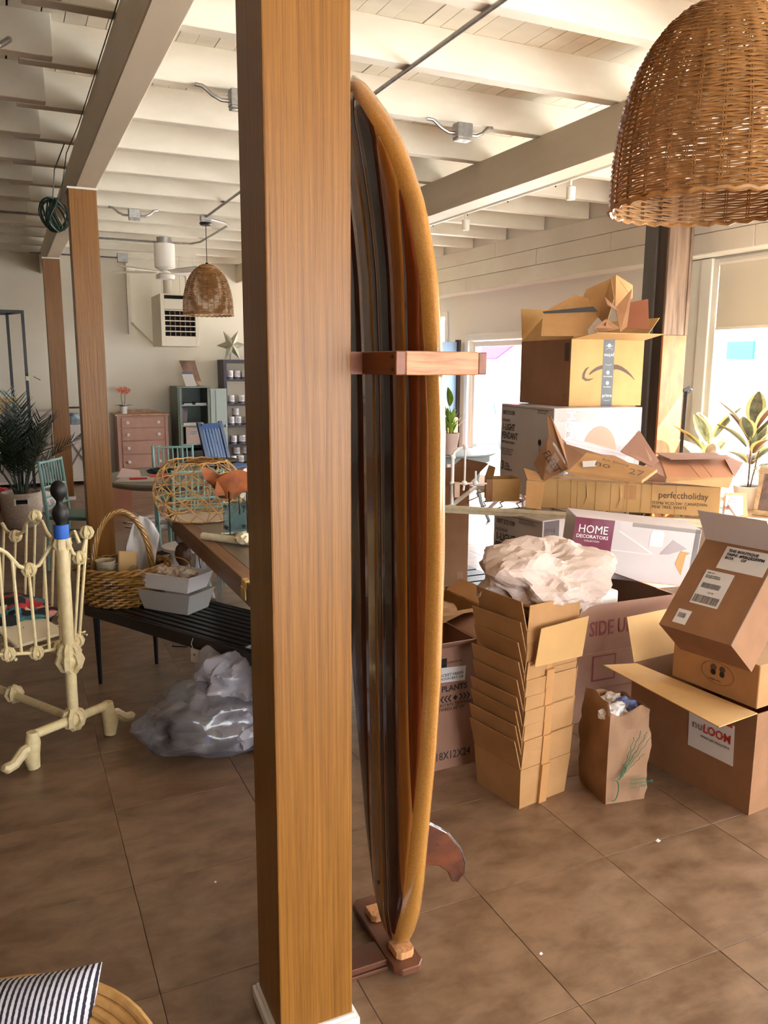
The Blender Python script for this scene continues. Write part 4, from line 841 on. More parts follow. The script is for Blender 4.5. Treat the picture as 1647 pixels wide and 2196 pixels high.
for k, (x, y) in enumerate(((.0, .0),)):
    bd = thing('blue_door_leaf', 'pale blue panelled door leaf standing open beside the doorway', 'door', (5.62, 10.25, 0))
    MB().box(5.34, 5.90, 10.30, 10.345, .02, 2.05).build('door_panel', mat('pale_blue_paint', (136, 164, 196), rough=.45), bd, bevel=.004)
    MB().box(5.905, 5.955, 10.28, 10.36, .0, 2.08).build('edge_strip', mat('dark_strip', (70, 62, 62), rough=.6), bd)
    for z0, z1 in ((.2, .92), (1.04, 1.9)):
        fr = MB(); fr.box(5.44, 5.80, 10.294, 10.2995, z0, z1); fr.build('raised_panel', MATS['pale_blue_paint'], bd, bevel=.002)
# brown wooden bench and cushion by the entrance
bc = thing('brown_bench', 'brown wooden bench with high back by the blue door leaf', 'bench', (5.2, 9.6, 0)); Mb_ = mat('brown_bench_wood', (150, 84, 44), rough=.5)
MB().box(4.7, 5.6, 9.7, 9.75, .55, 1.02).build('backrest', Mb_, bc, bevel=.01); MB().box(4.7, 5.6, 9.3, 9.7, .42, .46).build('seat', Mb_, bc, bevel=.006)
for x in (4.72, 5.52):
    for y in (9.32, 9.64): MB().box(x, x+.05, y, y+.05, 0, .42).build('leg', Mb_, bc)
M_str = mat('striped_fabric', (40, 38, 46), rough=.9)
cu_ = thing('patterned_cushion', 'black and white patterned cushion on the brown bench', 'cushion', (4.95, 9.5, .47), world=False); MB().blob((0, 0, .14), (.2, .09, .14), 3).build('cushion_body', mat('zebra_cloth', (30, 28, 32), (210, 205, 200), (30, 6, 30), rough=.9, lo=.48, hi=.52), cu_, smooth=True)

# ================================================================== CEILING THINGS
M_wick = mat('wicker', (136, 94, 50), (172, 126, 74), (25, 25, 8), rough=.45, obj_rand=0., coat=.15); M_wickd = mat('wicker_stake', (122, 78, 34), (146, 98, 48), (25, 25, 25), rough=.5)
PR = [(0, .265), (.05, .265), (.12, .262), (.20, .253), (.28, .236), (.35, .212), (.41, .18), (.455, .145), (.49, .105), (.515, .06), (.525, .035)]
def rad(z):
    for (a, ra), (b, rb_) in zip(PR[:-1], PR[1:]):
        if a <= z <= b: return ra+(rb_-ra)*(z-a)/(b-a)
    return .03
def lamp(name, label, loc, cord, rows, seg):
    t = thing(name, label, 'pendant lamp', loc, world=False)
    NS = 26; g = MB()
    # arc-length spaced rows
    zz = 0; rws = []
    total = 0; z = 0
    while z < .522:
        rws.append(z); r_ = rad(z); slope = math.hypot(1, (rad(min(z+.01, .525))-r_)/.01); z += (.62/rows)/slope
    jr = random.Random(3)
    for i, z in enumerate(rws):
        r_ = rad(z)-.001; n = NS*seg; ph = math.pi*(i % 2)
        g.tube([((r_+.0042*math.sin(NS/2*2*math.pi*k/n*1.0+ph))*math.cos(2*math.pi*k/n), (r_+.0042*math.sin(NS/2*2*math.pi*k/n+ph))*math.sin(2*math.pi*k/n), z+.0011*math.sin(k*.9+i)) for k in range(n)], .0030 if rows > 60 else .0044, 3, closed=True)
    g.build('woven_shade', M_wick, t)
    for k in range(NS):
        a = 2*math.pi*(k+.5)/NS
        for da in ((-.012, .012) if rows > 60 else (0,)):
            MB().tube([((rad(z)-.001)*math.cos(a+da), (rad(z)-.001)*math.sin(a+da), z) for z in [.525*j/16 for j in range(17)]], .0024, 4).build('stake', M_wickd, t)
    rim = MB(); n = 90
    rim.tube([((.266+.003*math.cos(k*2.1))*math.cos(2*math.pi*k/n), (.266+.003*math.cos(k*2.1))*math.sin(2*math.pi*k/n), -.001+.004*math.sin(k*2.1)) for k in range(n)], .007, 6, closed=True); rim.build('rim', M_wick, t, smooth=True)
    MB().lathe([(.0, .54), (.014, .54), (.018, .53), (.02, .47), (.0, .46)], 12).build('socket_cap', M_black, t, smooth=True)
    MB().tube([(0, 0, .53), (0, 0, cord-.03)], .004, 6).build('cord', M_black, t); MB().lathe([(0, cord-.045), (.055, cord-.045), (.065, cord-.03), (.065, cord-.02), (0, cord-.02)], 20).build('canopy', M_black, t, smooth=True, angle=30)
    return t
lamp('pendant_lamp', 'large wicker dome pendant lamp hanging in front at top right', (1.795, 1.755, 2.135), 3.246-2.135+.02, 96, 6)
lamp('pendant_lamp', 'smaller looking wicker dome pendant lamp hanging far behind between the brown posts', (2.04, 8.93, 2.235), 3.20-2.235, 52, 4)
def jbox(name, label, x, y, z, pipes):
    t = thing(name, label, 'junction box', (x, y, z), world=False)
    MB().box(-.055, .055, -.04, .035, -.05, .04).build('box_body', M_steel, t, bevel=.004); MB().box(-.052, .052, -.038, .034, -.064, -.05).build('cover', M_steel, t, bevel=.003)
    for sx in (-.025, .025): MB().lathe([(0, -.0665), (.018, -.0665), (.02, -.064), (0, -.064)], 12, (sx, -.002, 0)).build('socket_face', M_trim, t, smooth=True)
    for s in pipes: MB().tube([(s*.055, 0, -.02), (s*.10, 0, -.022), (s*.15, .005, 0), (s*.20, .02, .045), (s*.24, .03, .05)], .011, 8).build('conduit_end', M_steel, t, smooth=True)
    return t
jbox('junction_box', 'grey steel junction box on the joist just left of the front post', 1.315, 4.83, 3.19, (-1, 1))
jbox('junction_box', 'grey steel junction box on the joist right of the surfboard nose', 2.774, 4.83, 3.19, (-1, 1))
jbox('junction_box', 'grey steel junction box on the ceiling right of the coil post', 1.289, 8.77, 3.19, (-1, 1))
jbox('junction_box', 'grey steel junction box carrying the far wicker lamp', 2.04, 8.93, 3.25, ())
cd = thing('conduit', 'long straight grey conduit running under the joists from the surfboard nose', 'conduit', (2.03, 4, 3.23))
MB().tube([(2.03, -3.9, 3.232), (2.03, 4.5, 3.232), (2.035, 8.86, 3.232)], .0125, 8).build('conduit_run', M_steel, cd, smooth=True)
cd2 = thing('conduit', 'bent grey conduit beyond the far wicker lamp', 'conduit', (2.3, 9.8, 3.23))
MB().tube([(2.10, 8.95, 3.225), (2.3, 9.12, 3.225), (2.36, 9.25, 3.225), (2.35, 10.6, 3.225), (2.28, 10.8, 3.225), (1.9, 10.85, 3.225), (.75, 10.85, 3.225)], .0125, 8).build('conduit_run', M_steel, cd2, smooth=True)
cd3 = thing('conduit', 'thin grey conduit crossing the dim ceiling bay at far left', 'conduit', (-1, 9.2, 3.23)); MB().tube([(.54, 9.55, 3.235), (-5.8, 9.55, 3.235)], .011, 6).build('conduit_run', M_steel, cd3)
cd4 = thing('conduit', 'short bent conduit end at the top left of the ceiling', 'conduit', (0, 4.2, 3.2)); MB().tube([(-.9, 4.70, 3.225), (.0, 4.70, 3.225), (.09, 4.72, 3.24), (.14, 4.79, 3.3)], .014, 8).build('conduit_run', M_steel, cd4, smooth=True)
# ceiling fan
fn = thing('ceiling_fan', 'white ceiling fan with broad blades hanging beyond the far wicker lamp', 'ceiling fan', (1.90, 10.6, 2.75), world=False)
MB().lathe([(0, .0), (.10, .0), (.115, .02), (.115, .05), (.06, .075), (.06, .10), (.125, .14), (.125, .42), (.09, .42), (0, .42)], 28).build('motor_housing', M_trim, fn, smooth=True, angle=40); MB().lathe([(.09, .42), (.09, .496), (0, .496)], 20).build('ceiling_mount', M_steel, fn, smooth=True)
for k, an in enumerate((-62, 12, 84, 152, 214)):
    M2 = Matrix.Rotation(R(an), 3, 'Z') @ Matrix.Rotation(R(-16), 3, 'X'); b = MB(); b.box(.10, .68, -.07, .07, .075, .083, M=None)
    b.v = [M2 @ Vector((v.x, v.y*(.75+.45*(v.x-.1)/.58), v.z-.079))+Vector((0, 0, .085)) for v in b.v]; b.build('blade', M_trim, fn, bevel=.003)
# track light on the wall-side joists
tr = thing('track_light', 'thin white track with small spot heads beyond the right beam', 'track light', (4.35, 6, 3.22))
MB().box(4.32, 4.35, 2.5, 12.0, 3.214, 3.244).build('track', M_trim, tr)
for y in (7.45, 5.75, 8.9): MB().tube([(4.335, y, 3.214), (4.335, y, 3.17)], .01, 6).lathe([(0, 0), (.035, 0), (.038, .01), (.038, .10), (0, .105)], 14, (4.34, y, 3.06)).build('spot_head', M_trim, tr, smooth=True)
for k, jy in enumerate([j for j in JY if 4 < j < 11]):
    for x in (3.9, 4.7):
        b = MB().lathe([(0, 0), (.008, 0), (.008, .004), (0, .004)], 8, (x, jy-.001, 3.33), M=Matrix.Rotation(R(90), 3, 'X')).build('bolt_hole', M_black, ce)
# coil of dark cable on the second post
cl = thing('cable_coil', 'tangled dark green string light coil hanging at the top of the second post', 'cable', (.40, 6.50, 2.75), world=False)
MC = mat('dark_green_cable', (22, 44, 34), rough=.4); r3 = random.Random(11)
for k in range(9):
    a0_ = r3.uniform(0, 3.1); tl2 = r3.uniform(-.5, .5); ra, rb2 = r3.uniform(.07, .10), r3.uniform(.10, .13)
    Mr = Matrix.Rotation(a0_, 3, 'Z') @ Matrix.Rotation(tl2, 3, 'Y')
    MB().tube([Mr @ Vector((ra*math.cos(j*math.pi/9), .03*math.sin(j*.7+k), rb2*math.sin(j*math.pi/9))) for j in range(18)], .007, 5, closed=True).build('cable_loop', MC, cl, smooth=True)
MB().tube([(0, 0, .11), (.02, -.05, .3), (.10, .0, .49)], .004, 5).tube([(0.05, 0, .10), (.10, -.12, .40), (.15, -.5, .485), (.155, -1.4, .49), (.155, -6, .49)], .0035, 5).build('cable_run', MC, cl, smooth=True)
# heater high on the far wall with pipes
ht = thing('unit_heater', 'cream gas unit heater with slotted grille high on the far wall', 'heater', (2.22, 11.8, 1.97))
Mh = mat('heater_cream', (222, 214, 196), rough=.45); x0, x1, y0, y1 = 2.03, 2.56, 11.8, 12.55
MB().box(x0, x1, y0+.06, y1, 1.965, 2.68).build('casing', Mh, ht, bevel=.006)
fr = MB(); fr.box(x0, x0+.055, y0, y0+.06, 1.965, 2.68); fr.box(x1-.055, x1, y0, y0+.06, 1.965, 2.68); fr.box(x0+.055, x1-.055, y0, y0+.06, 1.965, 2.09); fr.box(x0+.055, x1-.055, y0, y0+.06, 2.47, 2.61); fr.box(x0+.055, x1-.055, y0, y0+.06, 2.66, 2.68)
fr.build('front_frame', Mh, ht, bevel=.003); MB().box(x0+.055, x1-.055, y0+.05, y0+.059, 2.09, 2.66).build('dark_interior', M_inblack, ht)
for k in range(6): z = 2.09+k*.072; MB().box(x0+.055, x1-.055, y0+.002, y0+.05, z, z+.014).build('louvre', Mh, ht)
for k in range(1, 6): x = x0+.055+k*(x1-x0-.11)/6; MB().box(x, x+.008, y0+.012, y0+.05, 2.104, 2.47).build('divider', mat('rusty_fin', (150, 122, 98), rough=.7), ht)
pp = thing('heater_pipes', 'cream flue and gas pipes rising from the heater to the ceiling', 'pipe', (2.2, 12.1, 2.68))
MB().tube([(2.19, 12.1, 2.685), (2.19, 12.1, 3.23)], .06, 14).build('flue', Mh, pp, smooth=True); MB().tube([(2.44, 12.0, 2.685), (2.44, 12.0, 2.93), (2.40, 12.0, 2.97), (1.75, 12.0, 2.98)], .022, 8).build('gas_pipe', Mh, pp, smooth=True)
for x in (2.08, 2.33, 2.52): MB().tube([(x, 11.9, 2.685), (x, 11.9, 3.24)], .007, 5).build('hanger_rod', Mh, pp)
MB().box(1.95, 2.5, 11.6, 11.66, 3.16, 3.24).build('hanger_board', Mh, pp)
br = thing('wall_strut', 'cream angle strut bracket left of the unit heater', 'bracket', (1.75, 12.7, 2.2))
MB().box(1.74, 1.79, 12.88, 12.95, 2.16, 3.2).build('upright', Mh, br); MB().bar((1.78, 12.84, 2.32), (2.06, 12.6, 2.0), .03, .03).build('brace', Mh, br)
# blocking and small fittings on ceiling beyond
jb = thing('ceiling_fitting', 'small square grey electrical plate left of the heater flue', 'electrical box', (1.62, 12.3, 3.18), world=False); MB().box(-.07, .07, -.03, .03, -.06, .06).build('plate', M_steel, jb, bevel=.004); MB().tube([(-.07, 0, 0), (-1.2, 0, 0)], .012, 6).build('conduit_end', M_steel, jb)
#@@PART4
# ================================================================== LEFT: BACK WALL FURNITURE
M_pink = mat('dusty_pink_paint', (190, 148, 132), (180, 138, 122), (6, 6, 6), rough=.55); M_pinkt = mat('worn_pink_top', (196, 160, 132), (172, 130, 100), (14, 14, 14), rough=.55)
M_knobw = mat('white_knob', (228, 218, 206), rough=.3)
dr = thing('dresser', 'dusty pink chest of drawers with white knobs against the far wall', 'dresser', (1.45, 12.35, 0), world=False)
W_, D_ = .70, .48
MB().box(0, W_, 0, D_, .08, .97).build('body', M_pink, dr, bevel=.006); MB().box(-.04, W_+.04, -.03, D_, .97, .995).build('top', M_pinkt, dr, bevel=.006)
MB().slab([(.04, D_-.02, .995), (W_-.02, D_-.02, .995), (W_-.1, D_-.02, 1.03), (W_*.7, D_-.02, 1.045), (W_*.3, D_-.02, 1.045), (.12, D_-.02, 1.03)], .02).build('backboard', M_pinkt, dr)
for x in (-.012, W_-.03): MB().box(x, x+.042, -.012, 0, .0, .97).build('corner_post', M_pink, dr)
for z0, z1 in ((.80, .945), (.61, .785), (.41, .595), (.2, .395), (.09, .185)):
    d_ = MB().box(.045, W_-.045, -.018, 0, z0, z1).build('drawer', M_pink, dr, bevel=.005)
    for x in (.13, W_-.13): MB().lathe([(0, 0), (.012, 0), (.012, .015), (.024, .02), (.024, .035), (0, .04)], 12, (x, -.018, (z0+z1)/2), M=Matrix.Rotation(R(90), 3, 'X')).build('knob', M_knobw, d_, smooth=True, angle=30)
M_petal = mat('coral_petal', (206, 120, 96), rough=.6); M_gd = mat('dark_leaf', (34, 54, 26), rough=.5); M_yp = mat('yellow_petal', (232, 190, 110), rough=.6)
def orchid(label, loc, h, petal, potm, s=1., seed=0):
    t = thing('potted_orchid', label, 'plant', loc, world=False); rr_ = random.Random(seed)
    MB().lathe([(.045*s, 0), (.055*s, .11*s), (.05*s, .11*s), (.045*s, .09*s), (0, .09*s)], 18).build('pot', potm, t, smooth=True, angle=35)
    for a in (0, 2.1, 4.2, 3.3): leaf(MB(), (0, 0, .1*s), (math.cos(a)*.14*s, math.sin(a)*.14*s, .13*s), .05*s).build('leaf', M_gd, t, smooth=True)
    for sg in (-1, 1):
        pts = [(sg*.01*s, 0, .1*s), (sg*.03*s, .0, .1*s+h*.5), (sg*.02*s, .01, .1*s+h*.85), (sg*.05*s, -.02*s, .1*s+h)]
        MB().tube(pts, .0035*s, 5).build('stem', M_gd, t)
        for k in range(5):
            c = Vector(pts[2]).lerp(Vector(pts[3]), k/4)+Vector((rr_.uniform(-.03, .03)*s, -.01, rr_.uniform(-.02, .02)*s)); g = MB()
            for p in range(5): a = p*1.257+k; leaf(g, c, c+Vector((math.cos(a)*.035*s, -.012*s, math.sin(a)*.035*s)), .03*s, up=(0, 1, 0), n=3)
            g.build('blossom', petal, t, smooth=True)
    return t
orchid('coral orchid in small white pot on the pink dresser', (1.56, 12.5, .995), .26, M_petal, M_wpot, 1., 1)
# green steel locker with one door open
M_gr = mat('sage_green_paint', (122, 134, 124), (112, 124, 114), (5, 5, 5), rough=.5); M_grl = mat('pale_sage_paint', (164, 178, 174), rough=.5); M_grd = mat('locker_inside', (70, 80, 76), rough=.7)
lk = thing('metal_cabinet', 'sage green metal cabinet with open door beside the pink dresser', 'cabinet', (2.4, 12.4, 0))
c = MB(); c.box(2.30, 2.32, 12.25, 12.85, .02, 1.39).box(2.76, 2.78, 12.25, 12.85, .02, 1.39).box(2.32, 2.76, 12.83, 12.85, .02, 1.39).box(2.32, 2.76, 12.25, 12.83, 1.37, 1.39).box(2.32, 2.76, 12.25, 12.83, .02, .06)
c.build('cabinet_body', M_gr, lk, bevel=.003); MB().box(2.322, 2.36, 12.24, 12.27, .06, 1.37).build('face_strip', M_gr, lk); MB().box(2.74, 2.775, 12.24, 12.27, .06, 1.37).build('face_strip', M_gr, lk)
for z in (1.105, .80, .52, .26): MB().box(2.325, 2.755, 12.275, 12.825, z, z+.018).build('shelf', M_grl, lk)
dd = MB().box(2.785, 3.03, 12.24, 12.265, .03, 1.36).box(2.785, 2.79, 12.235, 12.24, .03, 1.36).build('door', M_grl, lk, bevel=.003); MB().box(2.86, 2.865, 12.236, 12.2395, .05, 1.34).build('door_seam', M_grd, dd)
MB().blob((3.0, 12.22, .80), .022, 2).build('knob', M_steel, dd, smooth=True)
for nm, lb, x0, x1, z0, h, m in (('booklet', 'left flat white booklet on the top shelf of the sage cabinet', 2.40, 2.52, 1.124, .018, M_label), ('booklet', 'right flat white booklet on the top shelf of the sage cabinet', 2.57, 2.73, 1.124, .022, M_label), ('paper_stack', 'white paper stack on the second shelf of the sage cabinet', 2.38, 2.68, .819, .03, M_label)):
    t = thing(nm, lb, 'book', (x0, 12.3, z0)); MB().box(x0, x1, 12.29, 12.5, z0, z0+h).build('pages', m, t, bevel=.002); MB().box(x0-.003, x1+.003, 12.288, 12.502, z0+h+.0005, z0+h+.005).build('cover', mat('dark_cover', (64, 60, 70), rough=.5) if nm == 'booklet' else m, t)
    t.rotation_euler = (0, 0, 0)
bk = thing('standing_book', 'pale purple paint book standing on the third shelf of the sage cabinet', 'book', (2.53, 12.3, .54))
MB().box(2.42, 2.66, 12.33, 12.35, .539, .785).build('cover', mat('lilac_cover', (206, 184, 186), (222, 190, 160), (8, 8, 8), rough=.5), bk, bevel=.001); MB().box(2.47, 2.59, 12.327, 12.3295, .65, .75).build('title_panel', M_label, bk); text(bk, 'CHALK\nPAINT', (2.53, 12.326, .705), (1, 0, 0), (0, 0, 1), .034, mat('blue_ink', (70, 70, 130), rough=.6), align='CENTER')
bk = thing('standing_book', 'tilted grey book on the second shelf of the sage cabinet', 'book', (2.42, 12.34, .82)); MB().slab([(2.345, 12.4, .85), (2.45, 12.38, .85), (2.48, 12.44, 1.06), (2.36, 12.46, 1.06)], .02, nrm=(0, 1, 0)).build('cover', mat('grey_cover', (136, 122, 130), rough=.5), bk)
bx = thing('storage_box', 'black box on the bottom of the sage cabinet', 'box', (2.5, 12.4, .28)); MB().box(2.36, 2.72, 12.3, 12.6, .279, .44).build('box_body', M_black, bx, bevel=.01)
ea = thing('display_card', 'brown poster on small wooden easel on top of the sage cabinet', 'sign', (2.55, 12.5, 1.39))
MB().slab([(2.50, 12.55, 1.47), (2.71, 12.52, 1.47), (2.65, 12.62, 1.77), (2.42, 12.65, 1.77)], .006).build('poster', mat('brown_poster', (150, 120, 104), (112, 84, 72), (6, 6, 6), rough=.5), ea)
MB().bar((2.50, 12.55, 1.392), (2.56, 12.62, 1.5), .012, .012).bar((2.69, 12.52, 1.392), (2.63, 12.62, 1.5), .012, .012).bar((2.48, 12.53, 1.465), (2.72, 12.50, 1.465), .014, .014).build('easel', mat('easel_wood', (190, 130, 76), rough=.5), ea)
text(ea, 'THE WORK', (2.47, 12.635, 1.73), (1, -.1, 0), (-.05, 0, 1), .035, M_inkw)
ea = thing('display_card', 'white leaflet with blue heading leaning on top of the sage cabinet', 'sign', (2.45, 12.4, 1.39)); MB().slab([(2.45, 12.36, 1.392), (2.61, 12.36, 1.392), (2.57, 12.46, 1.60), (2.41, 12.46, 1.60)], .003).build('leaflet', M_label, ea)
MB().slab([(2.416, 12.444, 1.57), (2.575, 12.444, 1.57), (2.57, 12.457, 1.602), (2.41, 12.457, 1.602)], .002, nrm=(0, -1, 0)).build('heading', mat('slate_blue', (84, 104, 124), rough=.5), ea)
# dark bookcase with paint cans, star on top
M_plum = mat('plum_black_wood', (52, 44, 56), rough=.5); M_cream = mat('bookcase_back', (226, 214, 190), rough=.7)
bc_ = thing('bookcase', 'dark plum bookcase holding rows of white paint cans', 'bookcase', (3.4, 12.6, 0))
MB().box(3.07, 3.12, 12.55, 12.93, 0, 1.79).build('side_panel', M_plum, bc_, bevel=.003); MB().box(4.0, 4.05, 12.55, 12.93, 0, 1.79).build('side_panel', M_plum, bc_, bevel=.003)
MB().box(3.12, 4.0, 12.55, 12.93, 1.735, 1.79).build('top_panel', M_plum, bc_); MB().box(3.12, 4.0, 12.90, 12.925, .02, 1.735).build('back_panel', M_cream, bc_)
SZ = [1.475, 1.095, .76, .465, .145]
for z in SZ: MB().box(3.12, 4.0, 12.55, 12.90, z-.015, z+.02).build('shelf', M_plum, bc_)
M_can = mat('can_white', (226, 220, 222), rough=.4); M_cl = mat('can_text', (70, 66, 74), rough=.6); M_band = mat('can_band', (84, 84, 92), rough=.45)
can0 = thing('paint_can', 'white labelled paint can in a row on the plum bookcase', 'can', (0, 0, 0), world=False, group='paint cans on the plum bookcase')
MB().lathe([(0, 0), (.05, 0), (.05, .125), (.046, .13), (.046, .126), (0, .126)], 18).build('can_body', M_can, can0, smooth=True, angle=35); MB().lathe([(.0507, .004), (.0507, .03)], 18, cap=False).build('label_band', M_band, can0)
g = MB()
for z, w0 in ((.095, .5), (.078, .7), (.06, .6), (.048, .3)):
    n = 6; vs = [];
    for i in range(n+1): a = -math.pi/2+(-w0+2*w0*i/n); vs += [(.0508*math.cos(a), .0508*math.sin(a), z), (.0508*math.cos(a), .0508*math.sin(a), z+.006)]
    g.add(vs, [(2*i, 2*i+2, 2*i+3, 2*i+1) for i in range(n)])
g.build('label_lines', M_cl, can0)
rc = random.Random(2); spots = []
names = ['top', 'second', 'third', 'fourth', 'lowest']; ordn = ['leftmost', 'second', 'third', 'fourth', 'fifth', 'sixth', 'seventh']
rowsx = [(3.19, 3.32, 3.43, 3.56, 3.72), (3.20, 3.37, 3.52, 3.70), (3.19, 3.31, 3.46, 3.60, 3.75), (3.22, 3.37, 3.51, 3.65), (3.21, 3.34, 3.48, 3.62)]
first = True
for ri, (z, xs) in enumerate(zip(SZ, rowsx)):
    for xi, x in enumerate(xs):
        loc = (x, 12.64+.03*(xi % 2), z+.0205); l = '%s white paint can on the %s shelf of the plum bookcase' % (ordn[xi], names[ri])
        if first: can0.location = loc; can0['label'] = l; first = False
        else: dup(can0, loc, rc.uniform(-.5, .5), l)
for x, z, l in ((3.27, SZ[2], 'white paint can stacked on the third shelf of the plum bookcase'), (3.52, SZ[3], 'white paint can stacked on the fourth shelf of the plum bookcase'), (3.27, SZ[4], 'left stacked white paint can on the lowest shelf of the plum bookcase'), (3.42, SZ[4], 'right stacked white paint can on the lowest shelf of the plum bookcase')):
    dup(can0, (x, 12.66, z+.0205+.131), .2, l)
st = thing('barn_star', 'silver metal barn star standing on top of the plum bookcase', 'star', (3.22, 12.6, 2.01), world=False)
vs = [Vector((0, -.07, 0)), Vector((0, .01, 0))]
for k in range(12): a = math.pi*k/6+R(2); r_ = (.25 if k % 2 == 0 else .105); vs.append(Vector((r_*math.cos(a)*.95, 0, r_*math.sin(a))))
MB().add(vs, [(0, 2+k, 2+(k+1) % 12) for k in range(12)]+[(1, 2+(k+1) % 12, 2+k) for k in range(12)]).build('star_body', mat('aged_silver', (170, 168, 150), (146, 146, 132), (12, 12, 12), rough=.4, metal=.55), st)
MB().bar((0, .01, -.0), (.0, .12, -.215), .012, .006).build('stand_strut', M_steel, st)
# blue slatted chair back and dark tray on the round table
M_blue = mat('royal_blue_paint', (44, 80, 132), rough=.45); M_blued = mat('deep_blue_paint', (24, 50, 88), rough=.45)
bl = thing('blue_slat_chair', 'royal blue slatted wooden chair standing behind the round table', 'chair', (2.55, 10.2, 0), R(28), world=False)
B0 = lambda x, s: Vector((x, .22+.16*s, .45+.52*s))
for x in (-.18, .18): MB().bar(B0(x, -.0), B0(x, 1.02), .05, .03).build('back_post', M_blued, bl)
MB().bar(B0(-.155, .9), B0(.155, .9), .09, .02, up=(0, 1, .3)).build('top_rail', M_blue, bl)
for k in range(6): x = -.125+.05*k; MB().bar(B0(x, .0), B0(x, .86), .034, .012).build('slat', M_blue, bl)
MB().box(-.21, .21, -.22, .22, .43, .455).build('seat', M_blue, bl, bevel=.004)
for x in (-.17, .17):
    for y in (-.18, .19): MB().bar((x, y, 0), (x, y, .43), .035, .035).build('leg', M_blued, bl)
# white cross-front consoles and things on them, far left
M_cons = mat('console_white', (206, 196, 186), rough=.6)
for i, (x0, x1, lb) in enumerate(((.15, .60, 'white cross-front console behind the potted palm'), (.64, 1.15, 'white cross-front console seen between the two far brown posts'), (-.6, .1, 'white cross-front console at the left edge behind the palm'))):
    cs = thing('console', lb, 'console', (x0, 12.4, 0)); zt = .86 if i == 1 else 1.05
    c = MB(); c.box(x0, x1, 12.35, 12.8, zt-.03, zt).box(x0, x0+.04, 12.35, 12.8, 0, zt-.03).box(x1-.04, x1, 12.35, 12.8, 0, zt-.03).box(x0+.04, x1-.04, 12.35, 12.8, .05, .08); c.build('frame', M_cons, cs)
    MB().box(x0+.04, x1-.04, 12.40, 12.42, .08, zt-.03).build('back_panel', M_cons, cs)
    MB().bar((x0+.04, 12.39, .09), (x1-.04, 12.39, zt-.05), .02, .012, up=(0, 1, 0)).bar((x1-.04, 12.385, .09), (x0+.04, 12.385, zt-.05), .02, .012, up=(0, 1, 0)).build('cross_brace', mat('dark_brace', (110, 98, 90), rough=.6), cs)
tp = thing('teapot', 'blue and white ceramic pot on the console between the far posts', 'pot', (.86, 12.5, .86), world=False); MB().lathe([(0, 0), (.06, 0), (.095, .06), (.1, .1), (.08, .15), (.06, .16), (0, .15)], 22).build('pot_body', mat('blue_white_glaze', (176, 188, 192), (90, 110, 126), (14, 14, 14), rough=.25), tp, smooth=True); MB().tube([(.09, 0, .05), (.15, 0, .08), (.15, 0, .12), (.09, 0, .13)], .01, 6).build('handle', M_label, tp, smooth=True)
yr = thing('yellow_roll', 'yellow cloth roll on a dark rod above the console', 'cloth', (.8, 12.6, 1.05)); MB().tube([(.68, 12.6, 1.09), (.76, 12.6, 1.09)], .035, 10).build('roll', mat('yellow_cloth', (206, 160, 40), rough=.8), yr); MB().tube([(.66, 12.6, 1.09), (1.0, 12.6, 1.09)], .014, 6).build('rod', mat('rod_brown', (72, 46, 30), rough=.5), yr); MB().box(.70, .71, 12.55, 12.65, .861, 1.06).box(.97, .98, 12.55, 12.65, .861, 1.06).build('rod_stand', M_black, yr)
# black metal rack, left edge
kr = thing('metal_frame_rack', 'tall thin black metal rack frame behind the palm at far left', 'rack', (-.2, 10, 0))
for x, y in ((.225, 9.9), (.075, 10.35), (-.8, 9.9), (-.8, 10.35)): MB().bar((x, y, 0), (x, y, 2.28), .032, .032).build('upright', M_black, kr)
MB().bar((-.8, 9.9, 2.265), (.24, 9.9, 2.265), .03, .032).bar((-.8, 10.35, 2.265), (.09, 10.35, 2.265), .03, .032).bar((.225, 9.9, 2.265), (.075, 10.35, 2.265), .03, .03).build('top_rail', M_black, kr)
MB().bar((-.8, 9.9, .62), (.24, 9.9, .62), .03, .03).bar((-.8, 10.35, .62), (.09, 10.35, .62), .03, .03).build('lower_rail', M_black, kr)
MB().box(-.8, .07, 9.92, 10.34, .635, .65).build('rack_shelf', M_black, kr)
orchid('yellow orchid on the black rack shelf at the left edge', (-.02, 10.0, .652), .52, M_yp, mat('grey_vase', (150, 146, 136), rough=.4), 1.4, 4)
ow = thing('orchid_spray', 'single white orchid sprig hanging beside the black rack', 'flower', (.29, 9.85, 1.55), world=False); MB().tube([(-.06, 0, .05), (0, 0, .02), (.07, 0, -.02)], .004, 5).tube([(-.065, .04, .05), (-.06, 0, .05)], .004, 5).build('stem', M_gd, ow)
for dx, dz in ((-.02, .03), (-.05, 0)):
    g = MB()
    for p in range(5): leaf(g, (dx, -.01, dz), (dx+.035*math.cos(p*1.257), -.015, dz+.035*math.sin(p*1.257)), .03, up=(0, 1, 0), n=3)
    g.build('blossom', mat('white_petal', (226, 222, 196), rough=.6), ow)
rd = thing('red_bag', 'crumpled red bag on the floor at the left edge behind the palm', 'bag', (-.12, 10.5, 0), world=False); MB().blob((0, 0, .13), (.16, .12, .14), 3, amp=.4, freq=3).build('bag_body', mat('red_plastic', (150, 34, 40), rough=.3), rd)
wh = thing('white_bundle', 'white wrapped bundle on the floor behind the palm basket', 'bundle', (.22, 10.2, 0), world=False); MB().blob((0, 0, .12), (.22, .15, .13), 3, amp=.4, freq=2).build('bundle_body', M_label, wh)

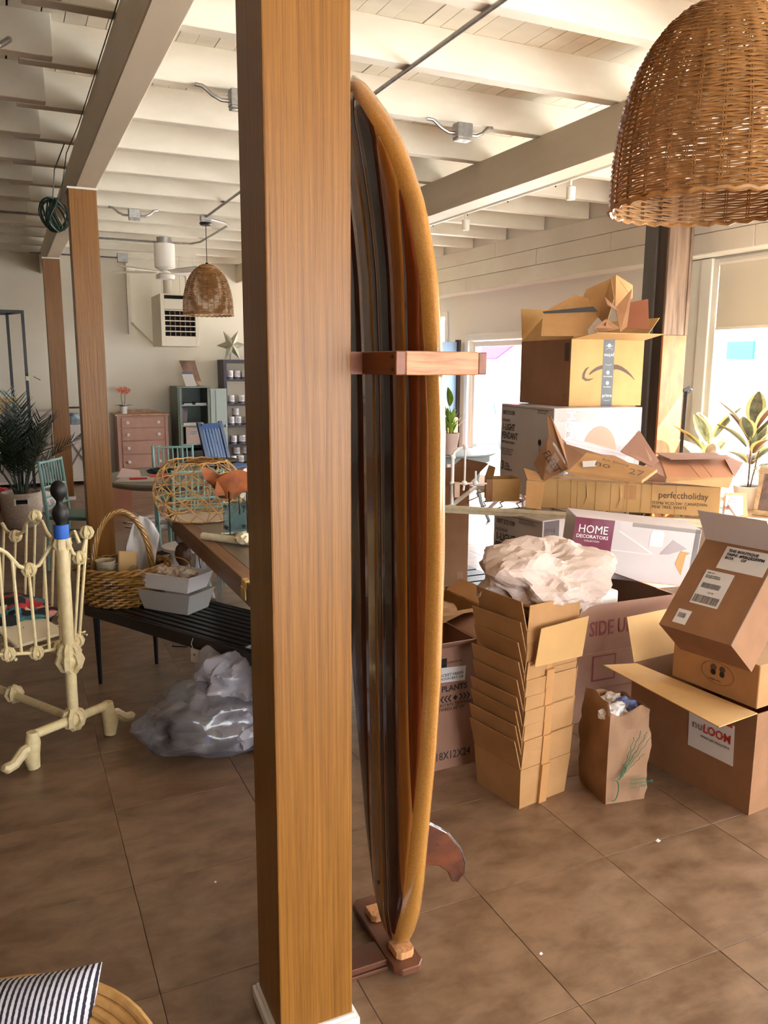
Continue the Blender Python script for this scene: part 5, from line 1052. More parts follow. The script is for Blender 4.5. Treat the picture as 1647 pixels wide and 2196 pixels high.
# ------------------------------------------------------------------ palm in woven basket
pm = thing('potted_palm', 'dark green palm in white woven basket at the left edge', 'plant', (.075, 9.35, 0), world=False)
M_wb = mat('woven_white', (196, 180, 164), (168, 148, 130), (60, 60, 60), rough=.8, bump=.6, bdist=.01)
bk_ = MB().lathe([(.15, 0), (.185, .06), (.205, .2), (.205, .36), (.195, .37), (.185, .36), (.18, .3), (0, .3)], 32).build('basket', M_wb, pm, smooth=True, angle=50)
Ms = Matrix.Rotation(R(180), 3, 'Z')
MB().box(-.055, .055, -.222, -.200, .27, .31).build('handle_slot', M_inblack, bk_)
for x in (-.075, .055): MB().box(x, x+.02, -.225, -.204, .255, .325).build('handle_trim', M_trim, bk_)
M_palm = mat('palm_green', (22, 36, 18), (34, 50, 26), (8, 8, 8), rough=.45); rp = random.Random(21)
for k in range(22):
    a = k*2.399; lean = rp.uniform(.15, .75) if k > 4 else .05; h = rp.uniform(.8, 1.15)*(1-.25*lean); L_ = h
    b = Vector((math.cos(a)*.05, math.sin(a)*.05, .3)); pts = []
    for i in range(12):
        f = i/11; pts.append(b+Vector((math.cos(a)*lean*L_*(f**1.4), math.sin(a)*lean*L_*(f**1.4), L_*(f-.28*lean*f*f*1.5))))
    g = MB().tube(pts, [.007*(1-.7*i/11) for i in range(12)], 4)
    g.build('frond_stem', M_palm, pm); g = MB()
    for i in range(4, 12):
        for q_ in (0, .5):
            if i == 11 and q_: continue
            p = pts[i].lerp(pts[min(i+1, 11)], q_); d = (pts[min(i+1, 11)]-pts[i-1]).normalized(); s = d.cross(Vector((0, 0, 1))).normalized()
            for sg in (-1, 1):
                ln = .24*math.sin(math.pi*(i+q_-3)/9.5)**.6+.05; tip = p+(d*.75+s*sg*.8+Vector((0, 0, rp.uniform(-.15, .25)))).normalized()*ln
                w2 = d*.011; g.add([p-w2, p+w2, tip.lerp(p, .45)+w2*.9-Vector((0, 0, .004)), tip, tip.lerp(p, .45)-w2*.9], [(0, 1, 2, 3, 4)])
    g.build("frond", M_palm, pm)
MB().lathe([(0, .302), (.18, .302)], 18, cap=False).build('soil', M_soil, pm)

# ------------------------------------------------------------------ chiavari chairs
M_teal = mat('teal_paint', (138, 178, 172), (124, 166, 160), (8, 8, 8), rough=.45); M_teald = mat('teal_seat', (92, 128, 118), rough=.5)
def chiavari(label, loc, rz):
    t = thing('chiavari_chair', label, 'chair', loc, rz, world=False, group='teal spindle back chairs')
    MB().slab([(-.20, -.20, .435), (.20, -.20, .435), (.19, .19, .435), (-.19, .19, .435)], .03, nrm=(0, 0, 1)).build('seat', M_teald, t, bevel=.008)
    bkp = lambda x, z: Vector((x*(1+.04*(z-.45)), .185+.10*max(0, z-.45), z))
    for sx in (-1, 1):
        MB().tube([bkp(sx*.185, 0)-Vector((0, -.03, 0)), bkp(sx*.185, .45), bkp(sx*.185, .92)], [.012, .016, .013], 8).build('back_leg', M_teal, t, smooth=True)
        MB().tube([(sx*.17, -.18, 0), (sx*.185, -.18, .44)], [.011, .016], 8).build('leg', M_teal, t, smooth=True)
        MB().tube([(sx*.18, -.18, .18), (sx*.18, .2, .18)], .008, 6).tube([(sx*.18, -.18, .28), (sx*.18, .19, .28)], .008, 6).build('side_stretcher', M_teal, t)
    MB().tube([(-.18, -.18, .22), (.18, -.18, .22)], .008, 6).build('front_stretcher', M_teal, t)
    for z in (.905, .70, .62, .54): MB().tube([bkp(-.185, z), bkp(.185, z)], .011 if z > .6 else .009, 8).build('back_rail', M_teal, t, smooth=True)
    for k in range(7):
        x = -.135+.045*k; MB().tube([bkp(x, .70), bkp(x, .76), bkp(x, .84), bkp(x, .905)], [.006, .009, .009, .006], 6).build('spindle', M_teal, t, smooth=True)
    return t
ch0 = chiavari('teal spindle back chair standing in front of the farthest brown post', (.50, 7.22, 0), R(60))
dup(ch0, (1.43, 7.90, 0), R(-7), 'teal spindle back chair on the far side of the round table')
dup(ch0, (1.30, 6.38, 0), R(176), 'teal spindle back chair seen through the lattice rattan globe')
# round table with papers
rt_ = thing('round_table', 'round grey topped table with papers between the teal chairs', 'table', (1.29, 7.12, 0), world=False)
M_rt = mat('grey_table_top', (128, 122, 104), (114, 106, 90), (5, 5, 5), rough=.4)
MB().lathe([(0, .70), (.55, .70), (.60, .72), (.62, .74), (.62, .757), (.60, .76), (0, .76)], 48).build('table_top', M_rt, rt_, smooth=True, angle=30)
MB().lathe([(.0, 0), (.09, .02), (.07, .06), (.05, .2), (.08, .35), (.045, .5), (.09, .70), (0, .70)], 18).build('pedestal', mat('table_base', (92, 86, 74), rough=.5), rt_, smooth=True)
for k in range(3): a = 2.1*k+.6; MB().bar((0, 0, .1), (.35*math.cos(a), .35*math.sin(a), .02), .05, .05, tap=.6).build('foot', MATS['table_base'], rt_)
pg = thing('open_papers', 'open white papers on the left of the round table', 'paper', (.9, 6.95, .761)); MB().slab([(.76, 6.88, .761), (1.06, 6.78, .761), (1.16, 7.05, .761), (.86, 7.16, .761)], .004, nrm=(0, 0, 1)).build('page', M_label, pg)
MB().slab([(.80, 7.10, .766), (1.0, 7.08, .766), (1.0, 7.16, .81), (.86, 7.2, .83)], .002).build('page', mat('pinkish_page', (216, 190, 186), rough=.7), pg)
for nm, lb, a, b, r_, m in (('red_marker', 'red marker lying on the open papers', (.88, 6.92, .774), (1.02, 6.90, .774), .008, mat('red_plastic_pen', (176, 40, 40), rough=.3)), ('pink_marker', 'fat pink marker on the round table', (1.06, 7.02, .775), (1.22, 7.0, .775), .014, mat('pink_plastic', (206, 80, 90), rough=.3))):
    t = thing(nm, lb, 'pen', a); MB().tube([a, b], r_, 8).build('barrel', m, t, smooth=True)
t = thing('glove_pile', 'dark green cloth bunched on the round table', 'cloth', (1.2, 7.25, .761), world=False); MB().blob((0, 0, .025), (.12, .07, .025), 3, amp=.5, freq=3).build('cloth', mat('dark_green_cloth', (34, 52, 46), rough=.9), t)
t = thing('dark_tray', 'thin black oval tray above the rattan globe on the round table', 'tray', (1.68, 7.18, .76), world=False); MB().lathe([(0, .09), (.18, .09), (.20, .105), (.195, .11), (.17, .098), (0, .098)], 32).build('tray_plate', M_black, t, smooth=True); MB().lathe([(0, 0), (.07, 0), (.03, .02), (.03, .09), (0, .09)], 16).build('tray_foot', M_black, t, smooth=True)
t = thing('brown_carton', 'plain reddish brown carton on the floor behind the round table', 'box', (1.1, 9.7, 0)); MB().box(1.03, 1.26, 9.72, 9.98, .005, .36).build('box_body', mat('plain_red_carton', (150, 96, 72), rough=.8), t, bevel=.004)
t = thing('cowhide_rug', 'grey and brown mottled rug beyond the round table', 'rug', (1.9, 9.0, 0)); n = 26
MB().slab([(1.85+.75*math.cos(2*math.pi*i/n)*(1+.12*math.sin(i*2.3)), 8.95+.55*math.sin(2*math.pi*i/n)*(1+.12*math.sin(i*1.7)), .001) for i in range(n)], .008, nrm=(0, 0, 1)).build('rug_hide', mat('mottled_hide', (92, 80, 82), (178, 158, 150), (4, 4, 4), rough=.9, lo=.45, hi=.55), t)

# ------------------------------------------------------------------ front dining table and what stands on it
M_oak = mat('worn_table_oak', (112, 74, 44), (138, 96, 62), (30, 2.5, 30), rough=.42, bump=.15, detail=6); M_top = mat('grey_brown_top', (112, 98, 80), (98, 84, 66), (20, 2, 20), rough=.35)
dt = thing('dining_table', 'worn wooden table with turned legs carrying the rattan globe', 'table', (1.2, 4.1, 0))
TX0, TX1, TY0, TY1 = .868, 1.55, 3.07, 5.13
MB().box(TX0+.07, TX1-.07, TY0+.07, TY1-.07, .765, .800).build('table_top', M_top, dt, bevel=.002)
b = MB(); b.box(TX0, TX0+.069, TY0, TY1, .755, .801).box(TX1-.069, TX1, TY0, TY1, .755, .801).box(TX0+.069, TX1-.069, TY0, TY0+.069, .755, .8005).box(TX0+.069, TX1-.069, TY1-.069, TY1, .755, .8005); b.build('border_plank', M_oak, dt, bevel=.006, seg=2)
b = MB(); b.box(TX0+.02, TX0+.045, TY0+.05, TY1-.05, .68, .755).box(TX1-.045, TX1-.02, TY0+.05, TY1-.05, .68, .755).box(TX0+.05, TX1-.05, TY1-.045, TY1-.02, .68, .755); b.build('apron', M_oak, dt)
M_dleg = mat('dark_turned_leg', (72, 46, 28), (92, 60, 38), (12, 12, 12), rough=.4)
for x in (TX0+.075, TX1-.075):
    for y in (TY0+.12, TY1-.10): MB().lathe([(.0, 0), (.025, 0), (.03, .05), (.022, .1), (.034, .3), (.05, .42), (.03, .47), (.048, .50), (.055, .54), (.045, .58), (.028, .6), (.045, .62)], 18, (x, y, 0)).box(x-.045, x+.045, y-.045, y+.045, .62, .755).build('leg', M_dleg, dt, smooth=True, angle=35)
hg = MB().box(TX0-.008, TX0+.02, 3.25, 3.31, .77, .806).box(TX0-.012, TX0-.001, 3.25, 3.31, .72, .775).build('brass_catch', mat('brass', (222, 186, 110), rough=.3, metal=.8), dt, bevel=.003)
gl = thing('rattan_globe', 'open lattice rattan globe lantern on the far end of the wooden table', 'lantern', (1.0, 4.78, .803), world=False)
M_rat = mat('rattan', (186, 140, 78), (204, 160, 98), (30, 30, 30), rough=.45)
def gr(z): return .263*max(.05, 1-((z-.165)/.235)**2)**.5
def gp_(a, z, k=1.): r_ = gr(z)*k; return Vector((r_*math.cos(a), r_*math.sin(a), z))
ZT, ZB2 = .345, .006
for z in (ZB2+.004, .07, .125, .18, .235, .29, ZT):
    MB().tube([gp_(2*math.pi*k/40, z+.003*math.sin(k*1.9)) for k in range(40)], .0042 if z in (ZT, ZB2+.004) else .003, 5, closed=True).build('hoop', M_rat, gl, smooth=True)
NF_ = 12
for k in range(NF_):
    for sg in (-1, 1):
        MB().tube([gp_(2*math.pi*k/NF_+sg*1.55*f+.03*math.sin(9*f+k), ZB2+(ZT-ZB2)*f) for f in [i/16 for i in range(17)]], .003, 5).build('strand', M_rat, gl, smooth=True)
for k in range(8): MB().tube([gp_(2*math.pi*k/8+.04*math.sin(7*f+k), ZB2+(ZT-ZB2)*f, .99) for f in [i/12 for i in range(13)]], .003, 5).build('strand', M_rat, gl, smooth=True)
MB().lathe([(0, .004), (.165, .004), (.165, .008), (0, .008)], 28).build('base_plate', mat('pale_plate', (206, 186, 168), rough=.5), gl)
n = 0
for k in range(4):
    MB().tube([Vector((.10*math.cos(k*.8+j*.5)+.03, .10*math.sin(k*.8+j*.5), .33+.012*k*.4+.006*math.sin(j+k))) for j in range(10)], .004, 4).build('loose_twig', M_wickd, gl)
M_gls = clear_mat('clear_glass', tint=(246, 250, 250), gloss=.10, rough=.05)
M_water = clear_mat('milky_glass', tint=(225, 235, 236), gloss=.10, density=.14, dcol=(190, 205, 208))
vz = thing('glass_vase', 'clear cylinder glass vase in front of the acrylic holder on the wooden table', 'vase', (1.075, 4.16, .801), world=False)
MB().lathe([(0, .001), (.048, .001), (.05, .01), (.05, .245), (.047, .245), (.047, .018), (0, .012)], 24).build('glass', M_gls, vz, smooth=True, angle=50)
vz2 = thing('glass_vase', 'clear cylinder glass vase partly hidden by the big front post', 'vase', (1.19, 4.17, .801), world=False)
MB().lathe([(0, .001), (.048, .001), (.05, .01), (.05, .235), (.047, .235), (.047, .018), (0, .012)], 24).build('glass', M_gls, vz2, smooth=True, angle=50)
ac = thing('acrylic_holder', 'clear acrylic block frame with four black knobs behind the glass vase', 'frame', (1.09, 4.25, .801), 0, world=False)
MB().box(-.065, .14, 0, .006, .012, .165).box(-.065, .14, .04, .046, .012, .165).build('acrylic_sheet', M_water, ac); MB().box(-.08, .15, -.015, .06, .001, .011).build('acrylic_base', M_gls, ac)
for x in (-.05, .048, .115):
    for z in (.035, .147): MB().lathe([(0, -.05), (.011, -.05), (.011, .01), (0, .01)], 12, (x, 0, z), M=Matrix.Rotation(R(90), 3, 'X')).build('knob', M_black, ac, smooth=True, angle=30)
pf = thing('paper_bouquet', 'orange and white paper flower bouquet wrapped beside the glass vases', 'flowers', (1.09, 4.36, .95), world=False)
M_or = mat('orange_tissue', (158, 84, 32), (120, 58, 20), (14, 14, 14), rough=.7); M_wf = mat('cream_paper_flower', (216, 190, 168), rough=.7)
g = MB(); g.grid(lambda u, v: Vector(((.10+.05*v)*math.cos(2*math.pi*u)*(.5+.6*v)-.02+.03*v, (.08+.03*v)*math.sin(2*math.pi*u), .04+.13*v+.03*math.sin(6*math.pi*u)*v)), 36, 8, close_u=True); g.build('tissue_wrap', M_or, pf, smooth=True)
g = MB(); g.grid(lambda u, v: Vector((.02-.13*v*math.cos(math.pi*u), -.06-.02*v, .06+.14*math.sin(math.pi*u)*v+.02*math.sin(9*u))), 16, 6); g.build('tissue_leaf', M_or, pf, smooth=True)
for k, (x, z) in enumerate(((.10, .17), (.12, .10), (.08, .06), (.14, .03))):
    g = MB()
    for p in range(7): a = p*.9; leaf(g, (x, -.02, z), (x+.045*math.cos(a), -.04, z+.045*math.sin(a)), .04, up=(0, 1, 0), n=4)
    g.build('paper_petals', M_wf, pf, smooth=True)
MB().tube([(.0, -.17, -.03), (.04, 0, .08)], .003, 6).tube([(.02, -.17, -.02), (.11, 0, .05)], .003, 6).build('stem', M_gd, pf)
iv = thing('ivory_rod', 'ivory painted metal rod with rosette lying across the wooden table', 'rod', (.95, 4.1, .82))
MB().tube([(.885, 4.17, .822), (1.33, 3.60, .822)], .0195, 14).build('rod_tube', M_iron, iv, smooth=True, angle=60); MB().blob((1.05, 3.955, .838), (.045, .045, .03), 3, amp=.35, freq=3).build('rosette', M_iron, iv, smooth=True)
# white curved chair and clear chair legs under the table
wc = thing('white_stool', 'pale curved stool under the wooden table', 'stool', (1.12, 5.75, 0), world=False)
MB().lathe([(.16, .40), (.19, .41), (.19, .43), (0, .435)], 24).build('seat', M_label, wc, smooth=True)
for a in (20, 110, 200, 290): c, s = math.cos(R(a)), math.sin(R(a)); MB().tube([(c*.12, s*.12, .40), (c*.10, s*.10, .28), (c*.14, s*.14, .14), (c*.19, s*.19, 0)], [.03, .022, .02, .014], 8).build('leg', M_label, wc, smooth=True)
gh = thing('clear_chair', 'clear acrylic chair with straight legs under the wooden table', 'chair', (1.42, 5.55, 0), world=False)
for x in (-.18, .18):
    for y in (-.18, .18): MB().tube([(x, y, 0), (x*.95, y*.95, .44)], [.014, .02], 10).build('leg', M_water, gh, smooth=True)
MB().box(-.2, .2, -.2, .2, .44, .452).build('seat', M_water, gh, bevel=.004)
cb = thing('black_cable', 'thin black cable trailing from the wooden table to the bench', 'cable', (1.0, 4.8, 0)); MB().tube([(1.02, 5.05, .70), (1.03, 4.95, .45), (1.0, 4.9, .25), (.99, 4.85, .1), (.95, 4.85, .008), (.85, 4.95, .006), (.82, 4.85, .006), (.9, 4.8, .006)], .004, 5).build('cable_run', M_black, cb, smooth=True)

# ------------------------------------------------------------------ black slatted bench
M_bb = mat('black_bench', (20, 17, 16), (34, 28, 26), (20, 20, 20), rough=.38)
BD = Vector((.486, -.874, 0)); BW = Vector((.874, .486, 0)); B0_ = Vector((.30, 4.445, 0)); BL, BWd = 1.30, .455
bn = thing('slatted_bench', 'long low black slatted bench holding the wicker basket', 'bench', tuple(B0_))
def bq(a, b, z): return B0_+BD*a+BW*b+Vector((0, 0, z))
for k in range(10): y = .022+k*(BWd-.044)/9; MB().bar(bq(.02, y, .437), bq(BL-.02, y, .437), .030, .024).build('slat', M_bb, bn, bevel=.002)
MB().bar(bq(0, .010, .418), bq(BL, .010, .418), .022, .062).bar(bq(0, BWd-.01, .418), bq(BL, BWd-.01, .418), .022, .062).bar(bq(.0, .02, .418), bq(.0, BWd-.02, .418), .03, .062).bar(bq(BL, .02, .418), bq(BL, BWd-.02, .418), .03, .062).build('frame', M_bb, bn, bevel=.003)
for a in (.05, BL-.08):
    for b in (.04, BWd-.04): MB().tube([bq(a, b, 0), bq(a, b, .40)], [.011, .02], 8).build('leg', M_bb, bn, smooth=True)
tg = thing('price_tag', 'small white price tag hanging from the front edge of the bench', 'tag', tuple(bq(.89, 0, .35)))
q0 = bq(.86, -.012, .325); MB().slab([q0, q0+BD*.055, q0+BD*.053+Vector((0, 0, .065)), q0+BD*.002+Vector((0, 0, .065))], .001).build('card', M_label, tg); MB().lathe([(0, 0), (.006, 0), (.006, .001), (0, .001)], 8, tuple(q0+BD*.027+Vector((0, 0, .04))-BW*.002), M=Matrix.Rotation(R(90), 3, 'X')).build('tree_mark', M_inkg, tg)
MB().tube([q0+BD*.02+Vector((0, 0, .063)), q0+BD*.01+Vector((0, 0, .09))-BW*.004, q0+BD*.022+Vector((0, 0, .12))-BW*.002], .0012, 4).build('string', M_label, tg)
# wicker basket with things
ba = thing('wicker_basket', 'large honey wicker basket with tall handle on the black bench', 'basket', (.505, 4.415, .4505), R(-20), world=False)
M_bw = mat('honey_willow', (124, 84, 32), (172, 126, 60), (20, 20, 20), rough=.35, coat=.3); M_bwd = mat('willow_dark', (96, 66, 30), (120, 84, 40), (20, 20, 20), rough=.4)
ER, EB = .235, .195
def br_(z): return .78+.22*(z/.19)**.7
for i in range(13):
    z = .008+i*.0145; NS = 22; n = NS*4; ph = math.pi*(i % 2)
    MB().tube([((ER*br_(z)+.009*math.sin(NS/2*2*math.pi*k/n*2+ph))*math.cos(2*math.pi*k/n), (EB*br_(z)+.009*math.sin(NS/2*2*math.pi*k/n*2+ph))*math.sin(2*math.pi*k/n), z+.002*math.sin(k*.35+i)) for k in range(n)], .0062, 6, closed=True).build('woven_row', M_bw if i % 4 else M_bwd, ba, smooth=True)
for k in range(22): a = 2*math.pi*(k+.5)/22; MB().tube([(ER*br_(z)*math.cos(a), EB*br_(z)*math.sin(a), z) for z in (.0, .06, .12, .19)], .005, 5).build('stake', M_bwd, ba)
for s_, ph in ((0, 0), (1, 2.1), (2, 4.2)):
    MB().tube([((ER+.004+.012*math.cos(k*.55+ph))*math.cos(2*math.pi*k/96), (EB+.004+.012*math.cos(k*.55+ph))*math.sin(2*math.pi*k/96), .196+.012*math.sin(k*.55+ph)) for k in range(96)], .007, 6, closed=True).build('rim_strand', M_bw, ba, smooth=True)
MB().lathe([(0, .004), (.9, .004)], 24, cap=False).build('base', M_bwd, ba).scale = (.195, .165, 1)
for s_ in range(6):
    ph = s_*math.pi/3; pts = []
    for i in range(41):
        f = i/40; a = math.pi*f; c = Vector((-.155*math.cos(a), 0, .10+.385*math.sin(a)**.8 if 0 < f < 1 else .10)); tw = f*22+ph
        n1 = Vector((-math.cos(a), 0, math.sin(a))); pts.append(c+n1*.011*math.cos(tw)+Vector((0, 1, 0))*.015*math.sin(tw))
    MB().tube(pts, .0062, 6).build('handle_strand', M_bw, ba, smooth=True)
ba.rotation_euler = (0, 0, R(-20))
def inb(name, lb, cat): return thing(name, lb, cat, (.505, 4.415, .458), world=False)
t = inb('tissue_sheet', 'white crumpled tissue sheet sticking up from the wicker basket', 'paper'); g = MB()
g.grid(lambda u, v: Vector((-.02+.17*u+.05*v, .02+.06*math.sin(2.5*u+v)+.02*noise.noise(Vector((u*5, v*5, 1))), .04+.40*v*(.25+.75*math.sin(math.pi*(.15+.62*u)))+.02*noise.noise(Vector((u*6, v*6, 4))))), 16, 18)
o = g.build('sheet', M_label, t, smooth=True); mo = o.modifiers.new('t', 'SOLIDIFY'); mo.thickness = .002
t = inb('paper_pouch', 'folded brown paper pouch in the wicker basket', 'paper bag'); MB().slab([(-.03, -.02, .08), (.06, -.03, .08), (.075, -.01, .26), (-.02, .0, .27)], .03).build('pouch', mat('pouch_paper', (190, 156, 104), rough=.7), t, bevel=.006)
t = inb('filter_stack', 'stack of pleated paper cups in the wicker basket', 'paper'); 
for k in range(5): MB().lathe([(.035, .11+.016*k), (.052, .16+.016*k), (.055, .162+.016*k)], 22, (-.085, .0, 0), cap=False).build('cup', mat('cup_paper', (176, 160, 134), rough=.8), t)
t = inb('plastic_bowl', 'clear plastic bowl at the front of the wicker basket', 'bowl'); MB().lathe([(.04, .13), (.075, .185), (.085, .195)], 24, (-.02, -.10, 0), cap=False).build('bowl', M_water, t, smooth=True)
# plastic tubs
tb2 = thing('plastic_tub', 'clear plastic tub with white label in front of the wicker basket', 'container', (.735, 4.17, .4505), R(-50), world=False)
def tub(t, w_, d_, h, z, m, nm, fl=.03):
    p = [(-w_/2, -d_/2), (w_/2, -d_/2), (w_/2, d_/2), (-w_/2, d_/2)]; k = 1+fl/w_*2
    lo_ = [Vector((x, y, z)) for x, y in p]; hi_ = [Vector((x*k, y*k, z+h)) for x, y in p]; g = MB(); g.add(lo_+hi_, [(3, 2, 1, 0)]+[(i, (i+1) % 4, 4+(i+1) % 4, 4+i) for i in range(4)])
    o = g.build(nm, m, t); mo = o.modifiers.new('t', 'SOLIDIFY'); mo.thickness = .002; g = MB(); g.tube([hi_[0], hi_[1], hi_[2], hi_[3]], .004, 5, closed=True).build('rim', m, t); return o
M_milk = clear_mat('milky_plastic', tint=(232, 228, 224), gloss=.3, density=.5, dcol=(232, 228, 222)); M_wpl = clear_mat('white_plastic', gloss=.3, density=.96, dcol=(240, 236, 236))
tub(tb2, .28, .17, .105, .001, M_milk, 'tub_wall'); MB().box(-.11, .11, -.055, .055, .008, .02).build('contents', mat('scraps', (190, 180, 160), (232, 226, 214), (40, 40, 40), rough=.8, lo=.45, hi=.55), tb2); MB().box(-.11, -.03, -.0825, -.08, .05, .068).build('white_label', M_label, tb2)
tb3 = thing('plastic_tub', 'white plastic tub full of clear bags stacked on the clear tub', 'container', (.74, 4.18, .558), R(-50), world=False)
tub(tb3, .27, .16, .085, .001, M_wpl, 'tub_wall'); 
for k in range(4): MB().blob((-.08+.05*k, .01*(k % 2), .06), (.06, .05, .04), 3, amp=.6, freq=3, seed=k).build('clear_bag', mat('bag_contents', (176, 150, 124), (196, 186, 176), (20, 20, 20), rough=.25, coat=.5), tb3)
MB().tube([(-.02+.09*math.cos(a), .04, .10+.05*math.sin(a)) for a in [i*.35 for i in range(10)]], .0025, 5).build('wire_loop', mat('copper_wire', (196, 150, 96), rough=.3, metal=.6), tb3)
# plastic bag on the floor
pbg = thing('plastic_bag', 'large translucent plastic bag of white and grey packing on the floor by the bench', 'plastic bag', (.765, 3.43, 0), world=False)
M_bag = clear_mat('film', tint=(220, 216, 220), gloss=.42, rough=.18, density=.2, dcol=(224, 216, 220)); M_bagw = clear_mat('white_film', tint=(230, 226, 232), gloss=.42, rough=.22, density=.5, dcol=(232, 226, 234))
def bagblob(c, r, sub, amp, seed, nm, m, fr=1.8):
    bm = bmesh.new(); bmesh.ops.create_icosphere(bm, subdivisions=sub, radius=1); vs = []
    for v in bm.verts:
        p = v.co; q = p*fr+Vector((seed, seed, seed)); d = noise.voronoi(q*1.3)[0]; k = 1+amp*.4*(.3-(d[1]-d[0]))+amp*.8*noise.noise(q)+.05*noise.noise(p*5)+.02*noise.noise(p*14)
        w_ = Vector((c[0]+p.x*r[0]*k, c[1]+p.y*r[1]*k, c[2]+p.z*r[2]*k)); w_.z = max(w_.z, .004); vs.append(w_)
    g = MB().add(vs, [tuple(v.index for v in f.verts) for f in bm.faces]); bm.free(); return g.build(nm, m, pbg, smooth=True, angle=28)
bagblob((.0, .0, .15), (.33, .21, .17), 5, .32, 3, 'bag_film', M_bag); bagblob((.10, .04, .27), (.20, .16, .15), 5, .55, 9, 'bag_film', M_bagw, 2.2); bagblob((.12, -.06, .14), (.16, .12, .14), 4, .5, 14, 'packing_film', M_bagw, 2.4)
bagblob((-.09, .0, .12), (.17, .13, .09), 4, .3, 5, 'grey_contents', mat('grey_stuff', (84, 76, 70), (62, 56, 52), (10, 10, 10), rough=.7)); MB().slab([(-.10, -.19, .13), (-.075, -.195, .11), (-.085, -.19, .165)], .004).build('blue_scrap', mat('blue_scrap_', (30, 60, 140), rough=.5), pbg)

# ------------------------------------------------------------------ cream iron crib
def onpl(x, y, Q, N):
    d = fwd+crt*((x-823.5)/F_PX)-cup*((y-1098)/F_PX); o = Vector((0, 0, CAM_Z)); return o+d*((Q-o).dot(N)/d.dot(N))
CP = Vector((.175, 3.655, 0)); CL = Vector((-.515, .857, 0)); CW = Vector((.857, .515, 0))
cr = thing('iron_crib', 'cream painted cast iron crib with scrolled ends and claw feet', 'crib', tuple(CP))
M_cr = mat('crib_cream', (222, 204, 158), (206, 186, 140), (30, 30, 30), rough=.45, bump=.15)
Zv = lambda z: Vector((0, 0, z))
MB().tube([CP+Zv(.13), CP+Zv(.45), CP+Zv(.98)], [.023, .025, .026], 14).build('end_post', M_cr, cr, smooth=True)
def knot(p, s=.03, nm='cast_knot'):
    g = MB().blob(p, s*.8, 2, amp=.35, freq=2.5, seed=p.x*9)
    for a in (0, 1.2, 2.5): g.tube([p+Vector((s*math.cos(j*.8+a)*math.cos(a), s*math.cos(j*.8+a)*math.sin(a), s*math.sin(j*.8+a))) for j in range(8)], s*.3, 5, closed=True)
    return g.build(nm, M_cr, cr, smooth=True)
knot(CP+Zv(.42), .05); knot(CP+Zv(.46), .042); knot(CP+Zv(.15), .045); knot(CP+Zv(.945), .032)
MB().tube([CP-CW*.19+Zv(.15), CP+CW*.17+Zv(.15)], .021, 10).build('foot_bar', M_cr, cr, smooth=True)
for sg, ext in ((-1, .20), (1, .18)):
    e_ = CP+CW*sg*ext
    MB().tube([e_+Zv(.165), e_+Zv(.12), e_+CW*sg*.012+Zv(.07), e_+CW*sg*.004+Zv(.004)], [.024, .032, .036, .026], 10).build('claw_foot', M_cr, cr, smooth=True)
    MB().tube([e_+CW*sg*.0+Zv(.10), e_+CW*sg*.045+Zv(.095), e_+CW*sg*.09+Zv(.055), e_+CW*sg*.125+Zv(.05), e_+CW*sg*.14+Zv(.06)], [.026, .024, .023, .024, .014], 8).build('claw_toe', M_cr, cr, smooth=True)
MB().tube([CP+Zv(.15), CP+CL*1.15+Zv(.15)], .019, 10).build('stretcher', M_cr, cr, smooth=True); MB().tube([CP+Zv(.44), CP+CL*.25+Zv(.455), CP+CL*1.15+Zv(.455)], .016, 10).build('stretcher', M_cr, cr, smooth=True)
knot(CP+CL*.46+Zv(.155), .036); P2 = CP+CL*1.15
MB().tube([P2+Zv(.13), P2+Zv(.98)], .024, 12).build('end_post', M_cr, cr, smooth=True); MB().tube([P2-CW*.19+Zv(.15), P2+CW*.19+Zv(.15)], .021, 10).build('foot_bar', M_cr, cr)
for sg in (-1, 1): MB().tube([P2+CW*sg*.19+Zv(.16), P2+CW*sg*.2+Zv(.08), P2+CW*sg*.2+Zv(.003)], [.024, .034, .026], 10).build('claw_foot', M_cr, cr, smooth=True)
QE = CP+CL*.06
E_ = lambda x, y: onpl(x, y, QE, CL)
topE = [(-20, 1172), (0, 1178), (14, 1186), (27, 1200), (40, 1214), (62, 1222), (84, 1212), (97, 1190), (108, 1172), (124, 1163)]
topE2 = [(148, 1168), (156, 1186), (170, 1196), (178, 1180), (187, 1142)]
MB().tube([E_(*p) for p in topE], .0085, 8).build('end_scroll', M_cr, cr, smooth=True); MB().tube([E_(*p) for p in topE2], .0085, 8).build('end_scroll', M_cr, cr, smooth=True)
MB().tube([E_(*p) for p in [(-20, 1404), (15, 1403), (78, 1400), (130, 1389), (168, 1374)]], .0075, 8).build('end_rail', M_cr, cr, smooth=True)
for a, b in (((-4, 1180), (14, 1400)), ((26, 1200), (46, 1400)), ((62, 1228), (78, 1398)), ((94, 1195), (106, 1394)), ((122, 1172), (131, 1386)), ((170, 1198), (160, 1378)), ((186, 1148), (170, 1370))):
    MB().tube([E_(*a), E_(*b)], .0068, 7).build('spindle', M_cr, cr, smooth=True)
for p in ((62, 1222), (122, 1162), (170, 1196), (186, 1142), (17, 1403), (78, 1400), (130, 1388), (166, 1374)): knot(E_(*p), .026)
QS = CP+CW*.19
S_ = lambda x, y: onpl(x, y, QS, CW)
topS = [(4, 1122), (14, 1138), (33, 1150), (50, 1140), (57, 1120), (75, 1109), (90, 1118), (100, 1140), (112, 1158), (124, 1164), (140, 1150), (160, 1140), (170, 1165)]
MB().tube([S_(*p) for p in topS], .0085, 8).build('side_scroll', M_cr, cr, smooth=True)
MB().tube([S_(4, 1318), S_(60, 1312), S_(110, 1318), S_(140, 1330), S_(166, 1372)], .0075, 8).build('side_rail', M_cr, cr, smooth=True)
